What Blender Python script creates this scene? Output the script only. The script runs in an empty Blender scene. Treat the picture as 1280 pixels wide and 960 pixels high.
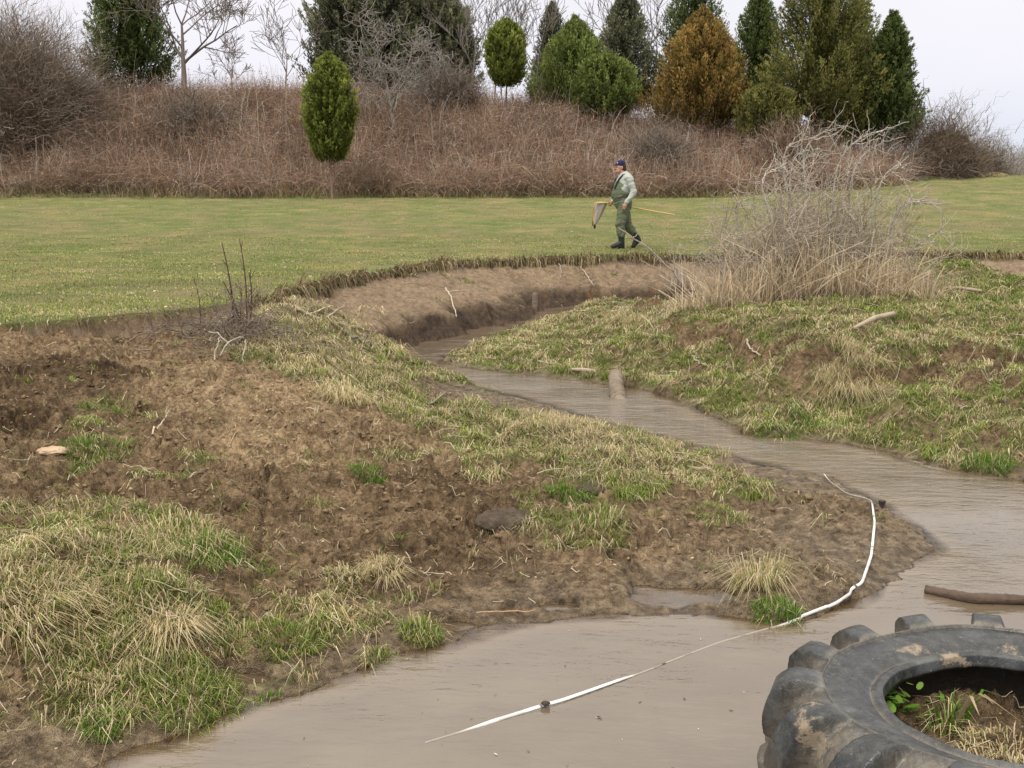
import bpy, bmesh, math, random
import numpy as np
from mathutils import Vector, Matrix
random.seed(7)
rng = np.random.default_rng(11)
scene = bpy.context.scene
COL = scene.collection
R = math.radians

# ---------------------------------------------------------------- camera
CAM_H = 1.8
FPX = 1300.0
PITCH = math.atan(230 / FPX)
SP, CP = math.sin(PITCH), math.cos(PITCH)
cd = bpy.data.cameras.new('camera'); cam = bpy.data.objects.new('camera', cd); COL.objects.link(cam)
cam.location = (0, 0, CAM_H); cam.rotation_euler = (math.pi / 2 - PITCH, 0, 0)
cd.sensor_width = 36; cd.lens = 36 * FPX / 1280; cd.clip_start = 0.05; cd.clip_end = 3000
scene.camera = cam

def ray(u, v):
    xr = (u - 640) / FPX; yu = -(v - 480) / FPX
    return np.array([xr, CP + yu * SP, -SP + yu * CP])
def at(u, v, z=0.0):
    """ground point that stands where the survey pixel (u, v) meets height z"""
    d = ray(u, v); t = (z - CAM_H) / d[2]
    return (d[0] * t, d[1] * t)
def atY(u, v, Y):
    d = ray(u, v); t = Y / d[1]
    return (d[0] * t, Y, CAM_H + d[2] * t)

# ---------------------------------------------------------------- noise
def _hash(ix, iy, seed):
    h = (ix.astype(np.int64) * 374761393 + iy.astype(np.int64) * 668265263 + seed * 1274126177) & 0xffffffff
    h = ((h ^ (h >> 13)) * 1274126177) & 0xffffffff
    return (h ^ (h >> 16))
def perlin(x, y, seed=0):
    x = np.asarray(x, dtype=np.float64); y = np.asarray(y, dtype=np.float64)
    ix = np.floor(x); iy = np.floor(y); fx = x - ix; fy = y - iy
    ux = fx * fx * fx * (fx * (fx * 6 - 15) + 10); uy = fy * fy * fy * (fy * (fy * 6 - 15) + 10)
    def g(ax, ay):
        a = _hash(ix + ax, iy + ay, seed) * (2 * math.pi / 4294967296.0)
        return np.cos(a) * (fx - ax) + np.sin(a) * (fy - ay)
    n0 = g(0, 0) * (1 - ux) + g(1, 0) * ux
    n1 = g(0, 1) * (1 - ux) + g(1, 1) * ux
    return (n0 * (1 - uy) + n1 * uy) * 1.5
def fbm(x, y, octv=4, seed=0, gain=.5):
    s = 0; a = 1; t = 0
    for o in range(octv):
        s = s + a * perlin(x, y, seed + o * 17); t += a; a *= gain
        x = x * 2.03 + 11.3; y = y * 2.03 - 7.1
    return s / t
def billow(x, y, octv=3, seed=0):
    s = 0; a = 1; t = 0
    for o in range(octv):
        s = s + a * np.abs(perlin(x, y, seed + o * 13)); t += a; a *= .5
        x = x * 2.1 + 3.3; y = y * 2.1 - 5.1
    return s / t
def cells(x, y, seed=0):
    """broken clods: tilted facets of random height parted by cracks"""
    ix = np.floor(x); iy = np.floor(y); d1 = np.full(x.shape, 9.0); d2 = np.full(x.shape, 9.0); h = np.zeros(x.shape)
    for ax in (-1, 0, 1):
        for ay in (-1, 0, 1):
            a = _hash(ix + ax, iy + ay, seed); jx = (a & 1023) / 1023.0; jy = ((a >> 10) & 1023) / 1023.0; hv = ((a >> 20) & 1023) / 1023.0; an = (a & 4095) / 4096.0 * 6.283
            ox = ix + ax + jx - x; oy = iy + ay + jy - y; d = ox * ox + oy * oy; m = d < d1; hh = hv ** 1.6 * (.9 + 1.1 * (ox * np.cos(an) + oy * np.sin(an)))
            d2 = np.where(m, d1, np.minimum(d2, d)); d1 = np.where(m, d, d1); h = np.where(m, hh, h)
    return np.clip(h, -.2, 1.4) * np.clip((np.sqrt(d2) - np.sqrt(d1)) / .16, 0, 1)
def sstep(a, b, x):
    t = np.clip((x - a) / (b - a), 0, 1); return t * t * (3 - 2 * t)

# ---------------------------------------------------------------- land model
BANK_PX = [(-520, 452, .3), (-250, 425, .3), (-100, 412, .3), (0, 405, .3), (60, 402, .3), (130, 397, .3), (200, 391, .3), (260, 383, .4), (310, 374, .5),
           (370, 361, 1.0), (410, 348, 1.7), (460, 338, 2.2), (520, 331, 2.3), (565, 325, 2.1), (620, 322, 1.7), (700, 320, 1.4),
           (760, 319, 1.3), (850, 318, 1.5), (1000, 317, 1.6), (1150, 315.5, 1.8), (1280, 315, 2.0), (1500, 314, 2.0), (1900, 314, 2.0)]
BANK = np.array([(*at(u, v, .8), w) for u, v, w in BANK_PX])
# keep the far left part running away sideways
def bank_dist(x, y):
    """signed distance to the bank edge (positive on the meadow side) and local face width"""
    best = np.full(x.shape, 1e9); sd = np.zeros(x.shape); w = np.zeros(x.shape)
    for i in range(len(BANK) - 1):
        ax, ay, aw = BANK[i]; bx, by, bw = BANK[i + 1]
        dx, dy = bx - ax, by - ay; L2 = dx * dx + dy * dy
        t = np.clip(((x - ax) * dx + (y - ay) * dy) / L2, 0, 1)
        px = x - (ax + dx * t); py = y - (ay + dy * t)
        d = np.sqrt(px * px + py * py)
        side = np.where(dx * (y - ay) - dy * (x - ax) > 0, 1.0, -1.0)
        m = d < best
        best = np.where(m, d, best); sd = np.where(m, d * side, sd); w = np.where(m, aw + (bw - aw) * t, w)
    return sd, w

LOW = [ # (u, v, z)  near bar
 (130,950,0),(280,890,0),(350,868,0),(440,838,0),(560,800,0),(640,777,0),(760,768,0),(900,772,0),(990,778,0),(1040,765,0),
 (1100,732,0),(1165,682,0),(1142,655,0),(1092,628,0),(1010,602,0),(940,585,0),
 (560,480,.02),(620,508,.06),(700,528,.10),(780,550,.10),(850,568,.09),(905,590,.07),
 (600,492,-.02),(660,510,-.02),(730,522,-.02),(800,540,-.02),(860,556,-.02),(920,578,-.02),
 (480,452,.22),(520,470,.16),(440,448,.38),
 (20,412,.74),(60,410,.72),(130,408,.68),(200,405,.66),(270,398,.66),(330,388,.68),(385,380,.66),(425,415,.5),
 (100,470,.56),(200,450,.52),(60,540,.44),(180,520,.42),(0,600,.38),(100,600,.32),(250,520,.42),(330,470,.5),(300,430,.6),
 (400,480,.42),(400,430,.52),(480,500,.26),(560,520,.18),(350,560,.3),(450,560,.26),(600,570,.17),(700,580,.16),(800,590,.15),(900,620,.12),
 (250,610,.28),(350,640,.2),(500,640,.16),(650,650,.14),(780,660,.14),(880,690,.06),(1000,650,.06),(1040,700,.05),(950,730,.04),
 (550,720,.07),(700,720,.05),(830,745,-.008),(900,745,-.008),(450,760,.06),(400,800,.05),(620,745,.03),(770,745,.03),(865,752,.012),(865,728,.03),
 (150,700,.28),(50,700,.34),(0,720,.36),(220,760,.24),(120,790,.22),(180,840,.12),(300,790,.12),(300,840,.05),(240,880,.04),(100,880,.08),(40,930,.05),(-150,900,.2),(-200,700,.4),(-150,560,.5),(-400,600,.5),
 # stream bed
 (700,870,-.2),(500,930,-.15),(900,850,-.22),(400,960,-.18),(1040,800,-.12),(1120,760,-.1),(1200,720,-.3),(1200,650,-.35),(1280,700,-.35),(1350,740,-.3),(1450,700,-.3),(1150,610,-.2),
 (1050,580,-.28),(960,562,-.28),(890,540,-.28),(820,515,-.26),(760,506,-.24),(700,497,-.2),(650,490,-.15),(610,480,-.10),(560,466,-.07),(525,450,-.12),(512,440,-.15),(545,424,-.18),(600,407,-.18),(660,395,-.15),(710,387,-.12),
 # island / right bank
 (552,450,.01),(585,436,.02),(630,418,.03),(690,399,.03),(725,388,.05),(590,462,.03),(640,470,.03),(700,478,.02),(755,487,0),(800,488,.02),(850,502,0),(900,525,0),(940,545,0),(1000,545,0),(1080,560,0),(1140,577,0),(1200,592,0),(1270,602,0),(1400,625,0),
 (640,445,.07),(700,430,.13),(680,410,.08),(760,440,.18),(760,405,.24),(800,470,.09),(820,430,.28),(850,470,.15),(880,400,.42),(800,380,.34),(900,430,.34),(900,490,.10),
 (960,520,.10),(1000,400,.54),(1050,380,.56),(1150,365,.56),(1280,360,.52),(1000,432,.47),(1120,425,.48),(1250,430,.46),(1000,462,.34),(1100,470,.32),(1230,480,.32),
 (1000,500,.2),(1100,510,.2),(1200,520,.2),(1270,540,.18),(1100,545,.06),(1200,565,.08),(1400,560,.22),(1450,480,.42),(1500,400,.52),
 (755,372,.2),(900,350,.5),(1100,352,.5),(1200,352,.34),(1280,356,.28),(1450,356,.3),
 # ring of mud round the tyre
 (1200,900,.03),(1260,930,.04),(1160,880,.02),(1300,880,.03),(1340,960,.05),(1020,900,-.1),(1000,990,-.08),(1420,830,-.05),(1100,800,-.12),(1500,950,.1)]
lowp = [(*at(u, v, z), z) for u, v, z in LOW]
lowp += [(0, .6, .1), (-1.5, .8, .1), (1.5, .6, .15), (0, -2, .4), (-3, -1, .4), (3, -1, .4), (-2.5, 2.5, .1), (3.2, 1.6, .15)]
# channel below the far bank, carried on behind the shrub
for i in range(len(BANK)):
    u, v, w = BANK_PX[i]
    if u < 410: continue
    a = BANK[max(i - 1, 0)]; b = BANK[min(i + 1, len(BANK) - 1)]
    tx, ty = b[0] - a[0], b[1] - a[1]; L = math.hypot(tx, ty); nx, ny = ty / L, -tx / L
    lowp.append((BANK[i][0] + nx * w * .45, BANK[i][1] + ny * w * .45, -.1))
    if u >= 760:
        lowp.append((BANK[i][0] + nx * (w + .4), BANK[i][1] + ny * (w + .4), -.15))
        lowp.append((BANK[i][0] + nx * (w + 1.3), BANK[i][1] + ny * (w + 1.3), .1))
lowp = np.array(lowp)
def tps_fit(P):
    n = len(P); d2 = ((P[:, None, :2] - P[None, :, :2]) ** 2).sum(-1)
    K = np.where(d2 > 0, .5 * d2 * np.log(d2 + 1e-12), 0) + np.eye(n) * 2e-3
    A = np.zeros((n + 3, n + 3)); A[:n, :n] = K; A[:n, n] = 1; A[:n, n + 1:] = P[:, :2]; A[n, :n] = 1; A[n + 1:, :n] = P[:, :2].T
    b = np.zeros(n + 3); b[:n] = P[:, 2]
    return np.linalg.solve(A, b)
TPSW = tps_fit(lowp)
def low_base_raw(x, y):
    n = len(lowp); r = TPSW[n] + TPSW[n + 1] * x + TPSW[n + 2] * y
    for i in range(n):
        d2 = (x - lowp[i, 0]) ** 2 + (y - lowp[i, 1]) ** 2 + 1e-12
        r = r + TPSW[i] * .5 * d2 * np.log(d2)
    return np.clip(r, -.45, .76)

TX0, TY0, TD = -14.0, -2.5, .07
TXN, TYN = int(30 / TD), int(30.5 / TD)
_ty, _tx = np.meshgrid(TY0 + TD * np.arange(TYN), TX0 + TD * np.arange(TXN), indexing='ij')
def lookup(T, x, y):
    fx = np.clip((x - TX0) / TD, 0, TXN - 1.001); fy = np.clip((y - TY0) / TD, 0, TYN - 1.001); i = fx.astype(int); j = fy.astype(int); fx = fx - i; fy = fy - j
    return (T[j, i] * (1 - fx) + T[j, i + 1] * fx) * (1 - fy) + (T[j + 1, i] * (1 - fx) + T[j + 1, i + 1] * fx) * fy
T_LOW = low_base_raw(_tx, _ty)
SHORE_PX = [(100,975),(130,952),(200,925),(280,892),(310,874),(350,868),(440,842),(500,820),(560,802),(600,787),(660,777),(760,770),(860,770),(930,777),(990,780),(1040,767),(1100,734),(1150,706),(1168,684),(1152,664),(1120,650),(1092,628),(1040,602),(985,588),(930,576),(880,560),(800,541),(740,524),(690,508),(640,495),(600,485),(560,473),(538,464),(505,453),(488,440),
 (478,425),(500,400),(560,380),(640,368),(735,364),(742,376),(724,388),(690,397),(650,408),(610,424),(580,436),(560,446),(556,455),(590,461),(640,467),(700,474),(755,482),(800,486),(850,500),(900,524),(940,543),(1000,547),(1080,558),(1140,575),(1200,590),(1270,600),(1500,640),(1650,800),(1650,1100),(100,1100)]
SHORE = np.array([at(u, v, 0) for u, v in SHORE_PX])
def poly_sd(P, x, y):
    d = np.full(x.shape, 1e9); ins = np.zeros(x.shape, bool); n = len(P)
    for i in range(n):
        ax, ay = P[i]; bx, by = P[(i + 1) % n]; dx, dy = bx - ax, by - ay
        t = np.clip(((x - ax) * dx + (y - ay) * dy) / (dx * dx + dy * dy), 0, 1); d = np.minimum(d, np.hypot(x - ax - dx * t, y - ay - dy * t))
        c = ((ay > y) != (by > y)) & (x < (bx - ax) * (y - ay) / ((by - ay) if by != ay else 1e-9) + ax); ins ^= c
    return np.where(ins, -d, d)
T_SH = poly_sd(SHORE, _tx, _ty)
TYX, TYY = at(1286, 897, .37)
PUD = [(*at(832, 746, 0), .17, .13), (*at(900, 747, 0), .10, .10), (*at(1018, 735, .02), .06, .04), (*at(560, 780, .01), .12, .05), (*at(700, 757, .01), .10, .05), (*at(300, 845, .02), .12, .06)]
def low_base(x, y):
    b = lookup(T_LOW, x, y); s_ = lookup(T_SH, x, y) + .10 * fbm(x * 3.1, y * 3.1, 3, 53)
    rt = np.hypot(x - TYX, y - TYY)
    inside = np.minimum(b, -.01 + s_ * .35); inside = np.where(rt < .75, np.maximum(inside, .235 - 1.4 * np.clip(rt - .44, 0, 1)), inside)
    out = np.maximum(b, np.minimum(s_ * .22, .035))
    b = np.where(s_ < 0, inside, out)
    for cx, cy, rx, ry in PUD:
        q = ((x - cx) / rx) ** 2 + ((y - cy) / ry) ** 2 + 1.1 * fbm(x * 5, y * 5, 3, 57); b = b - (b + .03) * sstep(1.5, .6, q) * (s_ > 0)
    return np.clip(b, -.4, .76)
# cover: (u, v, grass, wet, dark, straw)
COV = [(50,450,0,0,.9,0),(150,430,.02,0,.6,0),(230,415,.05,0,.3,0),(100,520,0,0,1,0),(30,560,0,0,.9,0),(200,500,0,0,.35,0),(260,530,.05,0,.0,0),(330,570,.12,0,.0,.3),(0,490,0,0,.3,0),
 (280,400,.3,0,.3,.6),(300,430,.4,0,.3,.8),(400,430,.9,0,.3,.9),(360,480,.9,0,.2,.75),(460,490,.9,0,.2,.7),(560,510,.95,0,.3,.5),(650,540,.95,0,.3,.5),(700,535,.9,0,.3,.9),(800,570,.95,0,.4,.6),(880,580,.65,0,.5,.5),
 (500,550,.32,0,.4,.5),(400,545,.2,0,.2,.4),(600,600,.22,0,.7,.5),(450,610,.12,0,.6,.4),(350,620,.15,0,.6,.3),(700,610,.38,.0,.5,.2),(820,650,.15,.3,.4,.3),(920,640,.2,.3,.5,.4),(990,612,.02,.6,.4,.3),(1060,640,.0,.7,.4,.3),(945,600,.25,.4,.4,.4),(1100,660,.0,.8,.4,.3),
 (550,680,.06,.1,.8,.3),(650,700,.05,.3,.7,.3),(400,680,.12,.1,.7,.3),(750,650,.28,.1,.6,.2),(740,690,.22,.2,.6,.3),(850,700,.08,.7,.4,.3),(1000,650,.05,.6,.4,.3),(1050,700,.02,.7,.4,.3),(950,740,.15,.8,.4,.3),
 (600,765,.02,.9,.2,.2),(700,745,.03,.8,.3,.2),(450,800,.03,.9,.2,.2),(350,840,.05,.9,.2,.2),(600,735,.03,.5,.7,.2),(500,745,.03,.5,.6,.2),(130,560,.55,0,.6,.2),(170,600,.4,0,.6,.3),(60,560,.12,0,.7,.2),(230,570,.2,0,.5,.4),
 (50,640,.3,0,.5,.5),(100,650,.45,0,.5,.4),(50,720,.8,0,.6,.45),(200,680,.5,0,.6,.3),(270,690,.45,0,.6,.3),(150,800,.8,0,.5,.45),(230,760,.7,0,.5,.4),(350,690,.35,0,.6,.3),(360,790,.5,.4,.4,.1),(430,710,.55,0,.6,.8),
 (240,872,.35,.8,.3,.1),(160,860,.2,.9,.3,.2),(330,850,.05,.9,.2,.1),(100,870,.25,.9,.4,.4),(50,930,.05,.9,.3,.2),(330,900,.2,1,.2,.1),(520,790,.35,.8,.3,.2),(470,830,.1,.9,.2,.2),(300,640,.15,0,.7,.3),(120,740,.6,0,.8,.7),
 (600,440,.9,0,.5,.4),(700,420,.95,0,.4,.45),(650,458,.8,.2,.8,.5),(800,430,.9,0,.5,.4),(900,430,.9,0,.5,.35),(750,465,.65,.3,.6,.3),(850,490,.85,0,.5,.3),(930,500,.85,0,.5,.4),(900,400,.97,0,.3,.25),
 (1100,400,1,0,.3,.15),(1250,400,1,0,.3,.12),(1000,440,.9,0,.5,.55),(1080,460,.75,0,.7,.6),(1150,440,.85,0,.5,.3),(1250,455,.7,0,.8,.4),(1000,500,.85,0,.5,.35),(1100,500,.8,0,.5,.35),(1200,500,.7,0,.7,.3),
 (1100,548,.35,.8,.5,.2),(1010,545,.15,.95,.4,.1),(1200,560,.6,.5,.6,.3),(1270,565,.4,.6,.6,.3),(1270,520,.7,0,.6,.3),(780,380,.75,0,.4,.6),(755,350,.5,0,.3,.4),(900,355,.9,0,.3,.4),(1150,365,.95,0,.3,.3),
 (600,466,.1,1,.4,.2),(690,480,.1,1,.4,.2),(800,492,.3,.8,.4,.2),(560,480,.4,.7,.4,.3),(1200,900,.04,.95,1,.3),(1260,930,.05,.95,1,.3),(1330,900,.04,.95,1,.3),(1286,880,.04,.95,1,.3),(-200,500,0,0,.6,0),(-200,800,.8,0,.5,.5)]
covp = np.array([(*at(u, v, .25), g, w, d, s) for u, v, g, w, d, s in COV])
def cover_raw(x, y):
    num = [0, 0, 0, 0]; den = 0
    for p in covp:
        d2 = (x - p[0]) ** 2 + (y - p[1]) ** 2 + .02
        w = 1 / (d2 * d2 * np.sqrt(d2)); den = den + w
        for k in range(4):
            if p[2 + k]: num[k] = num[k] + w * p[2 + k]
    return [n / den for n in num]

T_COV = cover_raw(_tx, _ty)
def cover_of(x, y): return [lookup(t, x, y) if isinstance(t, np.ndarray) else np.zeros(x.shape) for t in T_COV]

CREST_U = [-900, -300, 0, 80, 150, 300, 400, 500, 600, 700, 800, 900, 1000, 1080, 1130, 1170, 2500]
CREST_V = [60, 70, 96, 112, 120, 122, 120, 122, 128, 142, 152, 165, 178, 200, 226, 236, 236]
def meadow(x, y):
    s = x / np.maximum(y, 8)
    z = .8 + 1.05 * np.clip((y - 21) / 19, 0, 1.3) ** 1.1
    z = z + .5 * sstep(.15, .42, s) * sstep(26, 43, y)
    drop = np.clip(y - 47, 0, 40) * .03
    u = 640 + FPX * s
    cz = CAM_H + 50 * (250 - np.interp(u, CREST_U, CREST_V)) / FPX - .8
    yb = 40.6 + 1.6 * fbm(x * .15, y * 0 + 3.1, 3, 5)
    k = sstep(0, 1, (y - yb) / 9.5)
    hill = np.maximum(cz - z, 0) * k
    z = z - drop * sstep(.35, .4, s) + hill
    z = z + fbm(x * .35, y * .35, 3, 21) * .07 + fbm(x * 1.7, y * 1.7, 3, 22) * .022 + k * (1.0 * fbm(x * .28, y * .3, 3, 25) + .5 * billow(x * .5, y * .6, 2, 27))
    return z

def land(x, y, full=False):
    """height of the ground, and cover values"""
    x = np.asarray(x, float); y = np.asarray(y, float)
    wx = x + .20 * fbm(x * 1.6, y * 1.6, 4, 31) + .07 * perlin(x * 6, y * 6, 36); wy = y + .26 * fbm(x * 1.6, y * 1.6, 4, 41) + .08 * perlin(x * 6, y * 6, 46)
    zf = meadow(x, y)
    near = (y < 27); sd = np.full(x.shape, 9.0); w = np.full(x.shape, .3)
    if near.any(): sd[near], w[near] = bank_dist(wx[near], wy[near])
    zl = np.zeros(x.shape); g = np.ones(x.shape); wet = np.zeros(x.shape); dark = np.full(x.shape, .3); straw = np.full(x.shape, .25)
    m = near & (sd < .3)
    if m.any():
        xm, ym = x[m], y[m]
        b = low_base(xm, ym)
        cg, cw, cdk, cs = cover_of(xm, ym)
        pn = fbm(xm * 2.6, ym * 2.6, 4, 71)
        geff = sstep(.38, .62, cg + .85 * pn * (1 - np.abs(2 * cg - 1) * .45))
        up = sstep(-.03, .14, b)
        # hummocks under grass, clods on bare soil
        hum = (fbm(xm * 2.3, ym * 2.3, 3, 81) * .12 + .09 * (billow(xm * 4.5, ym * 4.5, 3, 86) - .3)) * geff
        cl = billow(xm * 5, ym * 5, 4, 91); cl2 = billow(xm * 15, ym * 15, 3, 95)
        fine = fbm(xm * 38, ym * 38, 2, 99)
        bare = (1 - geff)
        wpx = xm + .05 * perlin(xm * 6, ym * 6, 97) + .015 * perlin(xm * 24, ym * 24, 96); wpy = ym + .05 * perlin(xm * 6, ym * 6, 98) + .015 * perlin(xm * 24, ym * 24, 92)
        cp = sstep(-.25, .3, fbm(xm * 1.8, ym * 1.8, 3, 93))
        bm_ = (1 - geff) > .02; c9, c21, c45 = np.zeros(xm.shape), np.zeros(xm.shape), np.zeros(xm.shape)
        c9[bm_] = cells(wpx[bm_] * 9, wpy[bm_] * 9, 5); c21[bm_] = cells(wpx[bm_] * 21, wpy[bm_] * 21, 6); c45[bm_] = cells(wpx[bm_] * 4.5, wpy[bm_] * 4.5, 8)
        rough = ((cl - .3) * .07 + (c9 - .2) * .055 * cp + (c21 - .2) * .036 * (.4 + .6 * cp) + fine * .020 + fbm(xm * 14, ym * 14, 3, 94) * .035 - .055 * sstep(.6, .9, c45)) * bare * (1 - .30 * cw)
        trod = fbm(xm * 3.1, ym * 3.1, 3, 111) * .035
        zz = b + up * (hum + rough) + (trod + fbm(xm * 9, ym * 9, 3, 117) * .022) * (.35 + .65 * up)
        # broken little scarps on the right bank
        isl = sstep(-.2, 1.2, xm) * sstep(7.5, 9, ym)
        q = b + .22 * fbm(xm * 1.1, ym * 1.1, 3, 121) + .05 * perlin(xm * 5, ym * 5, 125)
        st = sstep(.40, .44, q) * .17 + sstep(.19, .22, q) * .08
        zz = zz + isl * (st - .17) * sstep(.12, .25, b)
        # tyre drag furrows down the ramp
        rmp = sstep(-1.2, -2.2, xm) * sstep(4.5, 6, ym) * bare
        zz = zz + rmp * .035 * perlin((xm * .8 + ym * .35) * 3.2, (ym * .8 - xm * .3) * .5, 131)
        # a wallow in the tyre and its edge stays low
        zl[m] = zz; g[m] = geff; wet[m] = np.clip(cw + sstep(.09, .0, zz) * .9, 0, 1); dark[m] = cdk; straw[m] = cs
    # bank face
    d = -sd
    lip = .06 + .07 * np.clip(w - .3, 0, 1)
    slope = (.8 - lip) / np.maximum(w, .25)
    face = zf - lip - d * slope + .07 * fbm(x * 1.2, y * 1.2, 3, 141) + .06 * (billow(x * 3.4, y * 1.6, 4, 145) - .25) + .03 * (cells(x * 7, y * 5, 147) - .2)
    # dark undercut foot
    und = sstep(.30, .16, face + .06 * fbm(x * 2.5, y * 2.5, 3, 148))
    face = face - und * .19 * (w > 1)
    z = np.where(sd > 0, zf, np.maximum(zl, face))
    z = np.where(near | (sd > 0), z, zf)
    onface = (sd <= 0) & (face > zl)
    if full:
        g = np.where(sd > 0, 1.0, np.where(onface, .03, g)); bk = np.where(onface, 1.0, 0.0)
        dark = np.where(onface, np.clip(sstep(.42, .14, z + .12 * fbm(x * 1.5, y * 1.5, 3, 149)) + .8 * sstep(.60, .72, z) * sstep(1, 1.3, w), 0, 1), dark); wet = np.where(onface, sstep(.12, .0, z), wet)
        straw = np.where(sd > 0, .3, straw); fld = np.where(sd > 0, 1.0, 0.0)
        return z, g, wet, dark, straw, bk, fld, sd
    return z
def H(x, y): return float(land(np.array([x]), np.array([y]))[0])
def hit(u, v, maxd=70):
    """where the sight line through (u, v) first meets the ground"""
    d = ray(u, v); t = np.geomspace(2, maxd, 1500)
    X, Y, Z = d[0] * t, d[1] * t, CAM_H + d[2] * t
    zz = land(X, Y); k = np.argmax(zz >= Z)
    if zz[k] < Z[k]: k = -1
    return Vector((X[k], Y[k], zz[k]))

# ---------------------------------------------------------------- mesh + material helpers
def mesh_np(name, V, F, mat, col=None, attrs=None, smooth=False, parent=None, link=True, tri_tail=None):
    """V (n,3); F (m,k) index array, or (loops, starts)"""
    me = bpy.data.meshes.new(name)
    V = np.asarray(V, np.float32)
    me.vertices.add(len(V)); me.vertices.foreach_set('co', V.ravel())
    if isinstance(F, tuple): loops, starts = F
    else:
        F = np.asarray(F, np.int32); loops = F.ravel(); starts = np.arange(0, len(loops), F.shape[1])
    me.loops.add(len(loops)); me.loops.foreach_set('vertex_index', np.asarray(loops, np.int32))
    me.polygons.add(len(starts)); me.polygons.foreach_set('loop_start', np.asarray(starts, np.int32))
    if smooth: me.polygons.foreach_set('use_smooth', np.ones(len(starts), bool))
    me.update(calc_edges=True)
    if col is not None:
        a = me.attributes.new('Col', 'FLOAT_COLOR', 'POINT'); c = np.ones((len(V), 4), np.float32); c[:, :3] = col
        a.data.foreach_set('color', c.ravel())
    for k, val in (attrs or {}).items():
        a = me.attributes.new(k, 'FLOAT', 'POINT'); a.data.foreach_set('value', np.asarray(val, np.float32))
    if mat: me.materials.append(mat)
    o = bpy.data.objects.new(name, me)
    if link: COL.objects.link(o)
    if parent: o.parent = parent
    return o
def tag(o, label=None, cat=None, group=None, kind=None):
    if label: o['label'] = label
    if cat: o['category'] = cat
    if group: o['group'] = group
    if kind: o['kind'] = kind
    return o
def empty(name, loc, rz=0):
    o = bpy.data.objects.new(name, None); COL.objects.link(o); o.location = loc; o.rotation_euler = (0, 0, rz)
    o.empty_display_size = .1
    return o

class NT:
    def __init__(s, name):
        s.m = bpy.data.materials.new(name); s.m.use_nodes = True; s.n = s.m.node_tree.nodes; s.l = s.m.node_tree.links
        s.b = s.n['Principled BSDF']; s.out = s.n['Material Output']
    def add(s, t, **k):
        n = s.n.new(t)
        for a, v in k.items(): setattr(n, a, v)
        return n
    def val(s, sock, v):
        if hasattr(v, 'node') or isinstance(v, bpy.types.NodeSocket): s.l.new(v, sock)
        else: sock.default_value = v
    def coord(s, which='Object'): return s.add('ShaderNodeTexCoord').outputs[which]
    def noise(s, scale, detail=4, rough=.55, vec=None, out='Fac'):
        n = s.add('ShaderNodeTexNoise'); n.inputs['Scale'].default_value = scale; n.inputs['Detail'].default_value = detail; n.inputs['Roughness'].default_value = rough
        if vec is not None: s.l.new(vec, n.inputs['Vector'])
        return n.outputs[out]
    def ramp(s, fac, stops):
        n = s.add('ShaderNodeValToRGB'); s.l.new(fac, n.inputs[0]); cr = n.color_ramp
        while len(cr.elements) < len(stops): cr.elements.new(.5)
        for e, (p, c) in zip(cr.elements, stops): e.position = p; e.color = (*c, 1) if len(c) == 3 else c
        return n.outputs[0]
    def mix(s, f, a, b, mode='MIX'):
        n = s.add('ShaderNodeMix', data_type='RGBA', blend_type=mode); s.val(n.inputs[0], f)
        s.val(n.inputs[6], (*a, 1) if isinstance(a, tuple) and len(a) == 3 else a); s.val(n.inputs[7], (*b, 1) if isinstance(b, tuple) and len(b) == 3 else b)
        return n.outputs[2]
    def math(s, op, a, b=0.0, c=None, clamp=False):
        n = s.add('ShaderNodeMath', operation=op, use_clamp=clamp); s.val(n.inputs[0], a); s.val(n.inputs[1], b)
        if c is not None: s.val(n.inputs[2], c)
        return n.outputs[0]
    def attr(s, name, out='Fac'): return s.add('ShaderNodeAttribute', attribute_name=name).outputs[out]
    def bump(s, h, strength=.5, dist=.02):
        n = s.add('ShaderNodeBump'); n.inputs['Strength'].default_value = strength; n.inputs['Distance'].default_value = dist; s.l.new(h, n.inputs['Height'])
        s.l.new(n.outputs[0], s.b.inputs['Normal']); return n
    def done(s, base=None, rough=.8, spec=None):
        if base is not None: s.val(s.b.inputs['Base Color'], (*base, 1) if isinstance(base, tuple) and len(base) == 3 else base)
        s.val(s.b.inputs['Roughness'], rough)
        if spec is not None: s.b.inputs['Specular IOR Level'].default_value = spec
        return s.m

def m_simple(name, c1, c2, scale=8, rough=.8, bump=.3, bdist=.01, spec=.3, detail=5):
    t = NT(name); co = t.coord(); n = t.noise(scale, detail, .6, co)
    t.bump(t.noise(scale * 3, 4, .6, co), bump, bdist)
    return t.done(t.ramp(n, [(.3, c1), (.7, c2)]), rough, spec)
def m_vcol(name, rough=.8, spec=.2, trans=0, noise=None):
    t = NT(name); c = t.attr('Col', 'Color')
    if noise:
        n = t.noise(noise, 3, .6, t.coord()); c = t.mix(1.0, c, t.ramp(n, [(.3, (.6, .6, .6)), (.7, (1.3, 1.3, 1.3))]), 'MULTIPLY')
    m = t.done(c, rough, spec)
    if trans:
        tr = t.add('ShaderNodeBsdfTranslucent'); t.l.new(c, tr.inputs[0]); mx = t.add('ShaderNodeMixShader'); mx.inputs[0].default_value = trans
        t.l.new(t.b.outputs[0], mx.inputs[1]); t.l.new(tr.outputs[0], mx.inputs[2]); t.l.new(mx.outputs[0], t.out.inputs[0])
    return m

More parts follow.
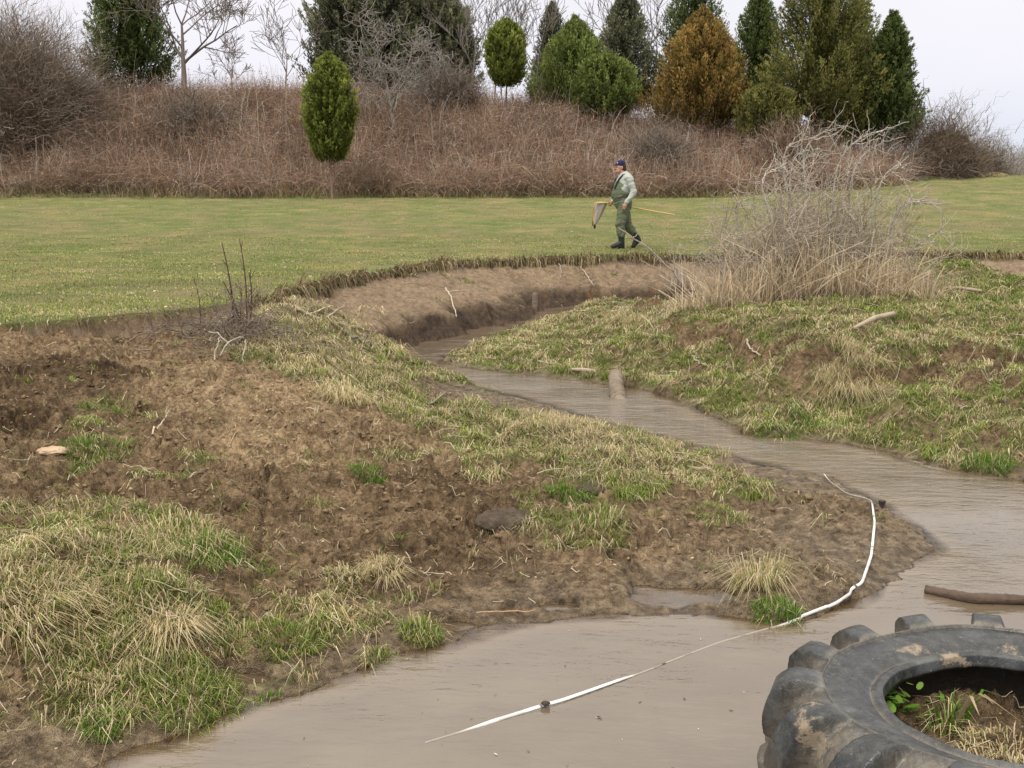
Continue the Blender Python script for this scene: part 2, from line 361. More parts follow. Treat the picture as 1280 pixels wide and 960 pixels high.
# ground material
def m_ground():
    t = NT('ground'); co = t.coord()
    g, wet, dark, bk, fld, hil = (t.attr(k) for k in ('grass', 'wet', 'dark', 'bankface', 'field', 'hill'))
    n1 = t.noise(2.2, 6, .65, co); n2 = t.noise(14, 5, .65, co); n3 = t.noise(60, 3, .6, co); n4 = t.noise(.5, 4, .6, co)
    dry = t.ramp(n2, [(.25, (.21, .142, .078)), (.5, (.36, .258, .152)), (.75, (.48, .365, .235))])
    drk = t.ramp(n2, [(.25, (.038, .023, .011)), (.5, (.095, .060, .030)), (.8, (.19, .13, .073))])
    dm = t.math('ADD', dark, t.math('MULTIPLY', t.math('SUBTRACT', n1, .5), 1.6), clamp=True)
    soil = t.mix(dm, dry, drk)
    # scattered pale grit
    grit = t.ramp(n3, [(.66, (0, 0, 0)), (.74, (1, 1, 1))]); soil = t.mix(t.math('MULTIPLY', grit, .35), soil, (.42, .32, .22))
    mud = t.ramp(n2, [(.3, (.12, .088, .054)), (.55, (.22, .170, .112)), (.8, (.34, .27, .19))])
    mud = t.mix(t.math('MULTIPLY', t.math('POWER', dark, 2.0), .8), mud, drk)
    soil = t.mix(wet, soil, mud)
    crev = t.ramp(t.noise(34, 4, .7, co), [(.34, (.55, .53, .50)), (.47, (1.1, 1.1, 1.1)), (.66, (1.6, 1.58, 1.55))]); crev2 = t.ramp(t.noise(7, 4, .7, co), [(.33, (.72, .70, .68)), (.6, (1.22, 1.22, 1.22))])  # crevice shade painted into the soil colour from noise
    face = t.ramp(n2, [(.25, (.22, .158, .104)), (.5, (.34, .25, .165)), (.8, (.47, .36, .25))])
    mp = t.add('ShaderNodeMapping'); mp.inputs['Scale'].default_value = (1.3, 1.3, .6); t.l.new(co, mp.inputs[0])
    fn = t.noise(1.7, 7, .75, mp.outputs[0])
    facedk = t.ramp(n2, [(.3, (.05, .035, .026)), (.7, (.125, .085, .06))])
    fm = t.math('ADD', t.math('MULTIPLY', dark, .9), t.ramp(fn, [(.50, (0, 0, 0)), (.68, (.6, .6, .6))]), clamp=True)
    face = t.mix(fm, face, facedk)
    och = t.ramp(t.noise(3.1, 2, .5, co), [(.66, (0, 0, 0)), (.72, (1, 1, 1))]); face = t.mix(t.math('MULTIPLY', och, t.math('MULTIPLY', dark, .6)), face, (.30, .15, .03))
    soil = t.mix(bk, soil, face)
    th = t.ramp(t.noise(9, 5, .7, co), [(.3, (.09, .082, .034)), (.5, (.155, .15, .055)), (.7, (.25, .22, .11))])
    fg = t.ramp(t.noise(1.1, 6, .7, co), [(.32, (.13, .200, .038)), (.5, (.195, .235, .060)), (.64, (.32, .285, .125))])
    fg = t.mix(t.ramp(t.noise(22, 4, .7, co), [(.35, (0, 0, 0)), (.75, (.8, .8, .8))]), fg, (.25, .235, .12))
    fg = t.mix(t.ramp(n4, [(.42, (0, 0, 0)), (.62, (.65, .65, .65))]), fg, (.28, .23, .12))
    th = t.mix(fld, th, fg)
    hc = t.ramp(n2, [(.3, (.09, .055, .038)), (.7, (.20, .13, .09))]); th = t.mix(hil, th, hc)
    c = t.mix(g, soil, th); nf = t.math('SUBTRACT', t.math('SUBTRACT', 1.0, fld), t.math('MULTIPLY', bk, .65), clamp=True); c = t.mix(nf, c, crev, 'MULTIPLY'); c = t.mix(nf, c, crev2, 'MULTIPLY')
    pr_ = t.ramp(t.noise(.9, 6, .75, co), [(.38, (.70, .82, .62)), (.52, (1, 1, 1)), (.64, (1.36, 1.18, 1.12))]); c = t.mix(fld, c, pr_, 'MULTIPLY')
    hb = t.math('ADD', t.math('MULTIPLY', n3, .5), t.math('ADD', t.math('MULTIPLY', n2, 1.0), t.noise(160, 2, .6, co)))
    t.bump(hb, 1.0, .03)
    rr = t.math('SUBTRACT', .95, t.math('MULTIPLY', t.math('MULTIPLY', wet, t.math('SUBTRACT', 1.0, bk)), t.ramp(n1, [(.35, (.35, .35, .35)), (.6, (.68, .68, .68))])))
    return t.done(c, rr, .35)
M = {}
M['ground'] = m_ground()

# ---------------------------------------------------------------- terrain sheet
def grid():
    yr = np.concatenate([np.linspace(-1.6, 2.4, 40, endpoint=False),
                         np.exp(np.linspace(math.log(4.9), math.log(27.5), 1250)) - 2.5,
                         np.exp(np.linspace(math.log(27.8), math.log(64), 200)) - 2.5,
                         np.exp(np.linspace(math.log(65), math.log(2500), 45)) - 2.5])
    sc = np.concatenate([np.linspace(-3.2, -.60, 45), np.linspace(-.575, .575, 960), np.linspace(.60, 3.2, 45)])
    return yr, sc
yr, sc = grid()
GY, GS = np.meshgrid(yr, sc, indexing='ij'); GX = (GY + 2.5) * GS
shp = GX.shape
z, g, wet, dark, straw, bk, fld, sdv = land(GX.ravel(), GY.ravel(), True)
Z2 = z.reshape(shp)
gy = np.gradient(Z2, axis=0) / np.gradient(GY, axis=0); gx = np.gradient(Z2, axis=1) / np.gradient(GX, axis=1)
slope = np.sqrt(gx ** 2 + gy ** 2).ravel()
g0 = g.copy()
low = (fld < .5)
g = np.where(low, g * sstep(1.9, .9, slope), g)
g = np.where(low, g * sstep(-.01, .03, z), g)
farhill = ((GY.ravel() > 41) & (GX.ravel() < .36 * GY.ravel()) & (z > meadow(GX.ravel(), np.minimum(GY.ravel(), 40.0)) + .25)).astype(float)
nr, nc = shp
idx = np.arange(nr * nc).reshape(shp)
F = np.stack([idx[:-1, :-1], idx[:-1, 1:], idx[1:, 1:], idx[1:, :-1]], -1).reshape(-1, 4)
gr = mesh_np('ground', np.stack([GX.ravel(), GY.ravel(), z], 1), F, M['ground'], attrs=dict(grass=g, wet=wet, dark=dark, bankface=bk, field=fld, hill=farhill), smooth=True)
tag(gr, 'grassy meadow, muddy gravel bar and cut stream bank', 'ground', kind='structure')

def fastland(x, y):
    x = np.asarray(x, float); y = np.asarray(y, float); sv = x / (y + 2.5)
    i = np.clip(np.searchsorted(yr, y) - 1, 0, nr - 2); j = np.clip(np.searchsorted(sc, sv) - 1, 0, nc - 2)
    fy = np.clip((y - yr[i]) / (yr[i + 1] - yr[i]), 0, 1); fx = np.clip((sv - sc[j]) / (sc[j + 1] - sc[j]), 0, 1)
    return (Z2[i, j] * (1 - fx) + Z2[i, j + 1] * fx) * (1 - fy) + (Z2[i + 1, j] * (1 - fx) + Z2[i + 1, j + 1] * fx) * fy
land_exact = land
def H(x, y): return float(fastland(np.array([x]), np.array([y]))[0])
# ---------------------------------------------------------------- water
def m_water():
    t = NT('stream_water'); co = t.coord()
    dep = t.attr('depth'); rip = t.attr('ripple')
    n = t.noise(1.3, 4, .6, co)
    c = t.ramp(n, [(.3, (.120, .092, .062)), (.7, (.168, .132, .092))])
    c = t.mix(t.ramp(dep, [(.02, (1, 1, 1)), (.12, (0, 0, 0))]), c, (.17, .125, .08))
    mp = t.add('ShaderNodeMapping'); mp.inputs['Scale'].default_value = (1, 2.4, 1); mp.inputs['Rotation'].default_value = (0, 0, .35); t.l.new(co, mp.inputs[0])
    a = t.noise(5.5, 4, .6, mp.outputs[0]); b = t.noise(1.6, 3, .5, mp.outputs[0]); c3 = t.noise(19, 3, .6, mp.outputs[0])
    h = t.math('ADD', t.math('MULTIPLY', a, t.math('ADD', .12, rip)), t.math('ADD', t.math('MULTIPLY', c3, t.math('MULTIPLY', rip, .45)), t.math('MULTIPLY', b, .5)))
    t.bump(h, .6, .045)
    m = t.done(c, .05); t.b.inputs['IOR'].default_value = 1.68; t.b.inputs['Specular IOR Level'].default_value = .9
    tr = t.add('ShaderNodeBsdfTransparent'); tr.inputs[0].default_value = (.9, .82, .72, 1); gl = t.add('ShaderNodeBsdfGlossy'); gl.inputs['Roughness'].default_value = .06
    fr = t.add('ShaderNodeFresnel'); fr.inputs[0].default_value = 1.33
    bn = [x for x in t.n if x.type == 'BUMP'][0]; t.l.new(bn.outputs[0], gl.inputs['Normal']); t.l.new(bn.outputs[0], fr.inputs['Normal'])
    s1 = t.add('ShaderNodeMixShader'); t.l.new(fr.outputs[0], s1.inputs[0]); t.l.new(tr.outputs[0], s1.inputs[1]); t.l.new(gl.outputs[0], s1.inputs[2])
    s2 = t.add('ShaderNodeMixShader'); t.l.new(t.ramp(dep, [(.005, (0, 0, 0)), (.05, (1, 1, 1))]), s2.inputs[0]); t.l.new(s1.outputs[0], s2.inputs[1]); t.l.new(t.b.outputs[0], s2.inputs[2])
    t.l.new(s2.outputs[0], t.out.inputs[0])
    return m
M['water'] = m_water()
sub = (slice(0, None, 2), slice(0, None, 2))
WX, WY, WZ = GX[sub], GY[sub], Z2[sub]
keep_r = WY[:, 0] < 26
WX, WY, WZ = WX[keep_r], WY[keep_r], WZ[keep_r]
wn, wc = WX.shape
wi = np.arange(wn * wc).reshape(wn, wc)
cellmin = np.minimum.reduce([WZ[:-1, :-1], WZ[:-1, 1:], WZ[1:, 1:], WZ[1:, :-1]])
ok = cellmin < .02
WF = np.stack([wi[:-1, :-1][ok], wi[:-1, 1:][ok], wi[1:, 1:][ok], wi[1:, :-1][ok]], -1)
used = np.zeros(wn * wc, bool); used[WF.ravel()] = True; remap = np.cumsum(used) - 1
wv = np.stack([WX.ravel(), WY.ravel(), np.zeros(wn * wc)], 1)[used]
rip_c = [(*at(900, 550), 1.0, 1.6), (*at(990, 570), 1.0, 1.0), (*at(1150, 610), .5, 1.0), (*at(1230, 690), .55, .8), (*at(760, 510), .7, 1.0), (*at(1050, 590), .9, .9), (*at(620, 480), .6, .8)]
rp = np.full(len(wv), .10)
for cx, cy, a, r_ in rip_c: rp = np.maximum(rp, a * np.exp(-((wv[:, 0] - cx) ** 2 + (wv[:, 1] - cy) ** 2) / r_ ** 2))
rp *= .35 + .9 * sstep(-.2, .4, fbm(wv[:, 0] * 1.2, wv[:, 1] * 1.2, 3, 201))
wo = mesh_np('stream_water', wv, remap[WF], M['water'], attrs=dict(depth=-WZ.ravel()[used], ripple=rp), smooth=True)
tag(wo, 'shallow muddy brown stream winding past the bank', 'water', kind='structure')

# ---------------------------------------------------------------- blade / ribbon / tube builders
def blades(P, az, h, wdt, bend, lean, col, tipcol=None):
    """bent tapering grass blades; arrays of length n. 5 verts each"""
    n = len(P); ca, sa = np.cos(az), np.sin(az)
    ox, oy = lean[:, 0], lean[:, 1]
    side = np.stack([-sa, ca, np.zeros(n)], 1) * (wdt / 2)[:, None]
    fwd = np.stack([ca, sa, np.zeros(n)], 1)
    l3 = np.stack([ox, oy, np.zeros(n)], 1)
    up = np.array([0, 0, 1.0])
    hv = h[:, None]
    mid = P + up * hv * .62 + fwd * (hv * bend[:, None] * .28) + l3 * hv * .45
    tip = P + up * hv * np.clip(1.0 - bend[:, None] * .75, -.3, 1) + fwd * (hv * bend[:, None] * .95) + l3 * hv
    V = np.stack([P - side, P + side, mid + side * .8, mid - side * .8, tip], 1).reshape(-1, 3)
    b = np.arange(n)[:, None] * 5
    loops = np.concatenate([b + 0, b + 1, b + 2, b + 3, b + 3, b + 2, b + 4], 1).ravel()
    st = (np.arange(n)[:, None] * 7 + np.array([[0, 4]])).ravel()
    c = np.repeat(col[:, None, :], 5, 1).copy()
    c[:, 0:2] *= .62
    if tipcol is not None: c[:, 4] = tipcol
    return V, (loops, st), c.reshape(-1, 3)

def ribbons(P, W):
    """P (n,k,3), W (n,k): flat strips"""
    n, k, _ = P.shape
    T = np.gradient(P, axis=1); T /= np.linalg.norm(T, axis=2, keepdims=True) + 1e-9
    a = rng.normal(size=(n, 1, 3)); S = np.cross(T, a); S /= np.linalg.norm(S, axis=2, keepdims=True) + 1e-9
    L = P - S * W[..., None] / 2; Rr = P + S * W[..., None] / 2
    V = np.stack([L, Rr], 2).reshape(-1, 3)
    b = (np.arange(n)[:, None] * k + np.arange(k - 1)[None, :]) * 2
    F = np.stack([b, b + 1, b + 3, b + 2], -1).reshape(-1, 4)
    return V, F
def tubes(P, Rd, s=4):
    n, k, _ = P.shape
    T = np.gradient(P, axis=1); T /= np.linalg.norm(T, axis=2, keepdims=True) + 1e-9
    ref = np.where(np.abs(T[:, :1, 2:3]) > .9, np.array([1.0, 0, 0]), np.array([0, 0, 1.0])) * np.ones((n, k, 3))
    A = np.cross(T, ref); A /= np.linalg.norm(A, axis=2, keepdims=True) + 1e-9; B = np.cross(T, A)
    an = np.arange(s) * 2 * np.pi / s
    V = P[:, :, None, :] + Rd[:, :, None, None] * (np.cos(an)[None, None, :, None] * A[:, :, None, :] + np.sin(an)[None, None, :, None] * B[:, :, None, :])
    V = V.reshape(-1, 3)
    base = (np.arange(n)[:, None, None] * k + np.arange(k - 1)[None, :, None]) * s; j = np.arange(s)[None, None, :]; j2 = (j + 1) % s
    F = np.stack([base + j, base + j2, base + s + j2, base + s + j], -1).reshape(-1, 4)
    return V, F

# ---------------------------------------------------------------- grass
M['grass'] = m_vcol('grass_blades', .75, .18, .25)
M['straw'] = m_vcol('dry_stalks', .8, .15, .1)
GREEN = np.array([(.18, .27, .042), (.225, .29, .06), (.135, .21, .036), (.26, .29, .085)])
STRAW = np.array([(.55, .46, .28), (.46, .37, .215), (.63, .55, .38), (.32, .245, .135), (.40, .37, .17)])
FIELDC = np.array([(.20, .275, .052), (.23, .285, .065), (.165, .24, .042), (.34, .32, .14), (.29, .30, .10)])
def pick(pal, n, jit=.15):
    c = pal[rng.integers(0, len(pal), n)]
    return c * (1 + rng.uniform(-jit, jit, (n, 1))) * (1 + rng.uniform(-.05, .05, (n, 3)))

# cells of the land sheet as sampling domain (screen-uniform)
gy_r = GY[:, 0]
rows = np.where((gy_r > 2.45) & (gy_r < 24.9))[0]
def sample_cells(n, rlo, rhi):
    r = rng.uniform(rlo, rhi - 1.001, n); c = rng.uniform(45, 45 + 958, n)
    ri, ci = r.astype(int), c.astype(int); fr, fc = r - ri, c - ci
    y = GY[ri, ci] * (1 - fr) + GY[ri + 1, ci] * fr; s = GS[ri, ci] * (1 - fc) + GS[ri, ci + 1] * fc
    return (y + 2.5) * s, y, ri * nc + ci
r_lo, r_hi = rows[0], rows[-1]
# tufts on the bar, island and shores
NT_ = 62000
tx, ty, ti = sample_cells(NT_, r_lo, r_hi)
okm = (low[ti]) & (rng.random(NT_) < np.maximum(g[ti] ** 1.1, .022 * (bk[ti] < .5) * (wet[ti] < .7))) & (z[ti] > .012)
# thin at nearest rows and outside the picture
okm &= np.abs(tx) < .56 * ty + .4
tx, ty, ti = tx[okm], ty[okm], ti[okm]
NB = 16
bx = np.repeat(tx, NB); by = np.repeat(ty, NB); bi = np.repeat(ti, NB); n = len(bx)
rad = rng.random(n) ** .7 * (.035 + .0022 * by); ang = rng.uniform(0, 2 * np.pi, n)
px_, py_ = bx + rad * np.cos(ang), by + rad * np.sin(ang)
pz = fastland(px_, py_) - .004
st_t = np.repeat((rng.random(len(tx)) < np.clip(straw[ti] + .55 * fbm(tx * 1.9, ty * 1.9, 3, 301) + .05, 0, 1)), NB)
isst = np.where(rng.random(n) < .8, st_t, rng.random(n) < .4)
hh = np.repeat(rng.uniform(.025, .085, len(tx)) * (1 + .8 * fbm(tx * 2.1, ty * 2.1, 3, 305)) * (1 + .2 * (straw[ti] > .6)), NB) * rng.uniform(.5, 1.3, n)
hh = np.where(isst, hh * 1.15, hh)
ww = (.0017 + .00042 * by) * rng.uniform(.8, 1.4, n); hh = hh * np.clip(.62 + .045 * by, .6, 1.05)
bend = np.where(isst, rng.uniform(.8, 1.7, n), rng.uniform(.3, 1.4, n))
az = ang + rng.normal(0, 1.0, n)
# tufts comb downslope / downwind
lean = np.stack([rng.normal(.0, .22, n), rng.normal(-.12, .22, n)], 1) + np.repeat(rng.normal(0, .28, (len(tx), 2)), NB, 0)
colr = np.where(isst[:, None], pick(STRAW, n, .25), pick(GREEN, n, .2))
tone = ((1 + .5 * fbm(px_ * 1.3, py_ * 1.3, 4, 311)) * np.repeat(rng.uniform(.7, 1.25, len(tx)), NB))[:, None]
colr = colr * tone
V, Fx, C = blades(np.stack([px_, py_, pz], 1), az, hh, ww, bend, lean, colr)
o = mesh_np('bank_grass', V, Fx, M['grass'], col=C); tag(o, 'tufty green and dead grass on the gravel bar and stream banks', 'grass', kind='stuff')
# meadow turf
NM = 330000
mx, my, mi = sample_cells(NM, r_lo, nr - 47)
okm = (fld[mi] > .5) & (farhill[mi] < .5) & (my < 48)
mx, my, mi = mx[okm], my[okm], mi[okm]; n = len(mx)
mz = fastland(mx, my) - .004
hh = rng.uniform(.014, .042, n) * (1 + .9 * fbm(mx * 1.1, my * 1.1, 3, 321)); hh = np.clip(hh, .012, .08)
ww = (.0028 + .00050 * my) * rng.uniform(.8, 1.3, n)
pt = fbm(mx * .4, my * 1.0, 5, 331) * 1.5
colr = np.where((rng.random(n) < .18 + .6 * np.clip(pt, 0, 1))[:, None], pick(STRAW[[1, 4, 0]], n, .25), pick(FIELDC, n, .15))
colr *= (1.05 + .75 * fbm(mx * .9, my * 1.2, 5, 341))[:, None]
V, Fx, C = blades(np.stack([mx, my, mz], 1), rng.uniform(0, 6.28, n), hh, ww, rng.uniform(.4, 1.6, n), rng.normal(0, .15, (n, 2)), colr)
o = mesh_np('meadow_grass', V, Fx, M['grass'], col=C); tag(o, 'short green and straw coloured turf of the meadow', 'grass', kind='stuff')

# overhanging sod, roots and thatch along the bank edge
def edge_fringe():
    P, A, Hh, W, B, Ln, Cc = [], [], [], [], [], [], []
    for i in range(2, len(BANK) - 2):
        a, b = BANK[i], BANK[i + 1]; L = math.hypot(b[0] - a[0], b[1] - a[1]); m = int(L * (700 if a[2] > .45 else 90))
        t = rng.random(m); x = a[0] + (b[0] - a[0]) * t; y = a[1] + (b[1] - a[1]) * t
        nx, ny = (b[1] - a[1]) / L, -(b[0] - a[0]) / L
        # walk to the true warped edge
        x0 = x - nx * .45; y0 = y - ny * .45; edge = np.zeros(m); found = np.zeros(m, bool)
        for k in np.arange(0, .95, .02):
            xx, yy = x0 + nx * k, y0 + ny * k
            wx = xx + .20 * fbm(xx * 1.6, yy * 1.6, 4, 31) + .07 * perlin(xx * 6, yy * 6, 36); wy = yy + .26 * fbm(xx * 1.6, yy * 1.6, 4, 41) + .08 * perlin(xx * 6, yy * 6, 46)
            s_, _ = bank_dist(wx, wy); nw = (s_ <= 0) & ~found; edge[nw] = k; found |= nw
        off = rng.normal(0, .02, m)
        xe, ye = x0 + nx * (edge + off - .01), y0 + ny * (edge + off - .01)
        ze = meadow(xe, ye) + rng.uniform(-.10, .012, m) * min(1, a[2] / 1.0 + .25)
        P.append(np.stack([xe, ye, ze], 1)); A.append(math.atan2(ny, nx) + rng.normal(0, .7, m))
        Hh.append(rng.uniform(.05, .13, m) * (1.0 if a[2] > .45 else .55)); B.append(rng.uniform(1.2, 2.1, m))
        W.append((.003 + .0004 * ye) * rng.uniform(.7, 1.5, m)); Ln.append(rng.normal(0, .1, (m, 2)))
        c = pick(np.array([(.30, .23, .14), (.17, .12, .07), (.09, .06, .035), (.38, .31, .19), (.20, .20, .08), (.42, .35, .22)]), m, .3) * (1 + .6 * fbm(xe * 1.6, ye * 1.6, 3, 151))[:, None]
        Hh[-1] = Hh[-1] * (1.1 + 2.0 * fbm(xe * 1.7, ye * 1.7, 4, 152)).clip(.15, 2.4)
        Cc.append(c)
    P = np.concatenate(P); A = np.concatenate(A); L_ = np.concatenate(Hh) * 1.25; W = np.concatenate(W); Cc = np.concatenate(Cc); n = len(P); k = 5; t = np.linspace(0, 1, k)[None]
    up_ = rng.random(n) < .22
    out = np.where(up_[:, None], .35 * t, .5 * t ** .6) * L_[:, None] * rng.uniform(.5, 1.4, (n, 1)); dn = np.where(up_[:, None], .45 * t, .12 * np.sin(3.1 * t * .8) - .95 * t ** 1.5) * L_[:, None]
    Q = np.stack([P[:, :1] + np.cos(A)[:, None] * out, P[:, 1:2] + np.sin(A)[:, None] * out, P[:, 2:3] + dn], -1) + rng.normal(0, .004, (n, k, 3))
    V, F = ribbons(Q, W[:, None] * (1.1 - .6 * t)); return V, F, np.repeat(Cc, k * 2, 0)
V, Fx, C = edge_fringe()
o = mesh_np('sod_fringe', V, Fx, M['straw'], col=C); tag(o, 'brown roots and dead grass hanging over the cut bank edge', 'grass roots', kind='stuff')

# clods and crumbs of soil
def ico(sub=1):
    bm = bmesh.new(); bmesh.ops.create_icosphere(bm, subdivisions=sub, radius=1); v = np.array([x.co[:] for x in bm.verts]); f = np.array([[q.index for q in p.verts] for p in bm.faces]); bm.free(); return v, f
IV, IF = ico(1); IV2, IF2 = ico(2); IV4, IF4 = ico(4)
def scatter_lumps(name, n, sel, size, pal, mat):
    x, y, i = sample_cells(n, r_lo, r_hi); k = sel(i) & (np.abs(x) < .56 * y + .4); x, y, i = x[k], y[k], i[k]; m = len(x)
    s = size[0] * (size[1] / size[0]) ** (rng.random(m) ** 2.5) * (.6 + .055 * y)
    zz = fastland(x, y)
    V = IV[None] * (1 + rng.uniform(-.6, .45, (m, len(IV), 1))) * np.stack([s, s * rng.uniform(.7, 1.3, m), s * rng.uniform(.45, .8, m)], 1)[:, None, :]
    a = rng.uniform(0, 6.28, m); ca, sa = np.cos(a)[:, None], np.sin(a)[:, None]
    V = np.stack([V[..., 0] * ca - V[..., 1] * sa, V[..., 0] * sa + V[..., 1] * ca, V[..., 2]], -1) + np.stack([x, y, zz + s * .15], 1)[:, None, :]
    F = (IF[None] + (np.arange(m) * len(IV))[:, None, None]).reshape(-1, 3)
    dk = np.clip(dark[i] + .5 * fbm(x, y, 3, 351), 0, 1)[:, None]
    c = pal[0] * (1 - dk) + pal[1] * dk; c = c * rng.uniform(.7, 1.25, (m, 1))
    C = np.repeat(c, len(IV), 0)
    return mesh_np(name, V.reshape(-1, 3), F, mat, col=C)
M['clod'] = m_vcol('soil_clods', .9, .2, 0, 60)
o = scatter_lumps('soil_clods', 70000, lambda i: low[i] & (g[i] < .4) & (bk[i] < .5) & (wet[i] < .8) & (z[i] > .03) & (rng.random(len(i)) < .9 - .6 * wet[i]), (.004, .024), np.array([(.33, .24, .145), (.10, .064, .036)]), M['clod'])
tag(o, 'loose crumbs and clods of brown soil on the churned bar', 'soil', kind='stuff')
M['pebble'] = m_vcol('pebbles', .7, .3, 0, 40)
o = scatter_lumps('pebbles', 2600, lambda i: low[i] & (g[i] < .5) & (bk[i] < .5) & (z[i] > .01), (.004, .014), np.array([(.5, .40, .28), (.34, .24, .15)]), M['pebble'])
tag(o, 'small pale pebbles strewn over the mud', 'pebbles', kind='stuff')

x, y, i = sample_cells(5000, r_lo, nr - 47); k = (fld[i] > .5) & (farhill[i] < .5) & (y < 42) & (rng.random(5000) < .15 + .5 * (fbm(x * .5, y * .5, 3, 395) > .1)); x, y = x[k], y[k]; m = len(x)
V, F, C = None, None, None
a_ = rng.uniform(0, 6.28, m); s_ = rng.uniform(.008, .02, m) * (.6 + .05 * y); zz = fastland(x, y) + .02
V = np.stack([np.stack([x + s_ * np.cos(a_ + q), y + s_ * np.sin(a_ + q) * w_, zz + rng.uniform(0, .02, m)], 1) for q, w_ in ((0, 1), (1.2, .7), (3.1, 1), (4.6, .6))], 1).reshape(-1, 3)
o = mesh_np('fallen_leaves', V, np.arange(m * 4).reshape(m, 4), M['straw'], col=np.repeat(pick(np.array([(.46, .38, .26), (.36, .27, .17), (.55, .50, .40), (.26, .19, .11)]), m, .2), 4, 0)); tag(o, 'pale scraps of dead leaves dotted over the meadow', 'leaves', kind='stuff')
x, y, i = sample_cells(5200, r_lo, r_hi); k = (z[i] < -.02) & (sdv[i] < 0) & (y < 10); x, y = x[k][:150], y[k][:150]; m = len(x)
a_ = rng.uniform(0, 6.28, m); s_ = rng.uniform(.002, .007, m)
V = np.stack([np.stack([x + s_ * np.cos(a_ + q) * w_, y + s_ * np.sin(a_ + q) * w_, np.full(m, .003)], 1) for q, w_ in ((0, 1.6), (1.4, .5), (3.1, 1.6), (4.6, .5))], 1).reshape(-1, 3)
o = mesh_np('floating_scraps', V, np.arange(m * 4).reshape(m, 4), M['straw'], col=np.repeat(pick(np.array([(.12, .08, .05), (.2, .14, .08), (.6, .56, .5), (.07, .05, .03)]), m, .2), 4, 0)); tag(o, 'tiny dark and pale scraps floating on the brown water', 'debris', kind='stuff')
# fine dead litter lying on soil
n0_ = 70000
x, y, i = sample_cells(n0_, r_lo, r_hi); k = low[i] & ((bk[i] < .5) | (rng.random(n0_) < .07)) & (z[i] > .02) & (np.abs(x) < .56 * y + .4) & (rng.random(n0_) < .26 + .75 * g[i] * straw[i] ** 1.3 - .12 * g[i] - .2 * wet[i]); x, y = x[k], y[k]; m = len(x)
a = rng.uniform(0, 6.28, m); gl_ = g[i[k]]; L = rng.uniform(.02, .09, m) * (.7 + .04 * y) * (1 + 1.3 * gl_); t = np.linspace(-.5, .5, 4)
cv = rng.normal(0, .25, m)
xx = x[:, None] + np.cos(a)[:, None] * L[:, None] * t - np.sin(a)[:, None] * (cv * L)[:, None] * t ** 2; yy = y[:, None] + np.sin(a)[:, None] * L[:, None] * t + np.cos(a)[:, None] * (cv * L)[:, None] * t ** 2
zz = fastland(xx.ravel(), yy.ravel()).reshape(xx.shape) + .006 + rng.uniform(0, 1, (m, 1)) * (.01 + .035 * gl_)[:, None]
V, F = ribbons(np.stack([xx, yy, zz], -1), np.repeat(((.0018 + .0003 * y) * rng.uniform(.7, 1.4, m))[:, None], 4, 1))
C = np.repeat(pick(np.array([(.44, .36, .23), (.27, .19, .11), (.16, .10, .055), (.52, .45, .33)]), m, .2), 8, 0)
o = mesh_np('dead_litter', V, F, M['straw'], col=C); tag(o, 'bits of dead grass and twig lying on the soil', 'litter', kind='stuff')

# ---------------------------------------------------------------- hill thicket
M['twig'] = m_vcol('thicket_twigs', .85, .1, .12)
M['bark'] = m_vcol('bark', .85, .15, 0, 30)
def thicket_canes(n, xy, hgt, pal, wid, arch=.7, k=5, leafn=0, name='bramble_thicket', lift=None, hmax=None):
    x, y = xy(n); z0 = fastland(x, y) if lift is None else lift(x, y)
    L = rng.uniform(*hgt, n); az = rng.uniform(0, 6.28, n); t = np.linspace(0, 1, k)[None, :]
    sp = rng.uniform(.1, arch, n)[:, None]
    px = x[:, None] + np.cos(az)[:, None] * L[:, None] * sp * t ** 1.3 + rng.normal(0, .03, (n, k)); py = y[:, None] + np.sin(az)[:, None] * L[:, None] * sp * t ** 1.3 + rng.normal(0, .03, (n, k))
    pz = z0[:, None] - .1 + L[:, None] * (t - .75 * sp * t ** 2.4) + rng.normal(0, .025, (n, k))
    W = (rng.uniform(*wid, n)[:, None]) * (1.05 - .75 * t)
    V, F = ribbons(np.stack([px, py, pz], -1), W)
    c = pick(pal, n, .25); tn = (1 + .75 * fbm(x * .4, y * .4 + z0 * .6, 4, 361)).clip(.35, 1.6)[:, None]
    hg = np.clip(.55 + .65 * t, 0, 1.15)  # top light painted in: canes go from dark base to pale tip
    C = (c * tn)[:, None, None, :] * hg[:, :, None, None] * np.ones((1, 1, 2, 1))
    return V, F, C.reshape(-1, 3), (px, py, pz)
def quads_at(P, size, pal, jit=.25):
    n = len(P); a = rng.normal(size=(n, 3)); a /= np.linalg.norm(a, axis=1, keepdims=True); b = np.cross(a, rng.normal(size=(n, 3))); b /= np.linalg.norm(b, axis=1, keepdims=True)
    s = size[:, None]
    V = np.stack([P - a * s, P + b * s * .45, P + a * s, P - b * s * .45], 1).reshape(-1, 3)
    F = np.arange(n * 4).reshape(n, 4)
    return V, F, np.repeat(pick(pal, n, jit), 4, 0)
def merge(parts):
    V, F, C, o = [], [], [], 0
    for v, f, c in parts:
        if f.shape[1] == 3: f = np.concatenate([f, f[:, 2:3]], 1)  # not used
        V.append(v); F.append(f + o); C.append(c); o += len(v)
    return np.concatenate(V), np.concatenate(F), np.concatenate(C)
BR = np.array([(.30, .20, .145), (.37, .26, .195), (.23, .15, .105), (.42, .32, .25), (.33, .20, .13), (.52, .45, .38)])
def hill_xy(n):
    X, Y = [], []
    c = 0
    while c < n:
        u = rng.uniform(-250, 1150, n); Y_ = 41 + 12.5 * rng.random(n) ** 1.25; x_ = (u - 640) / FPX * Y_
        k = (u < 1105 + rng.normal(0, 12, n)) & ((u > 30) | (rng.random(n) < .45))
        X.append(x_[k]); Y.append(Y_[k]); c += k.sum()
    return np.concatenate(X)[:n], np.concatenate(Y)[:n]
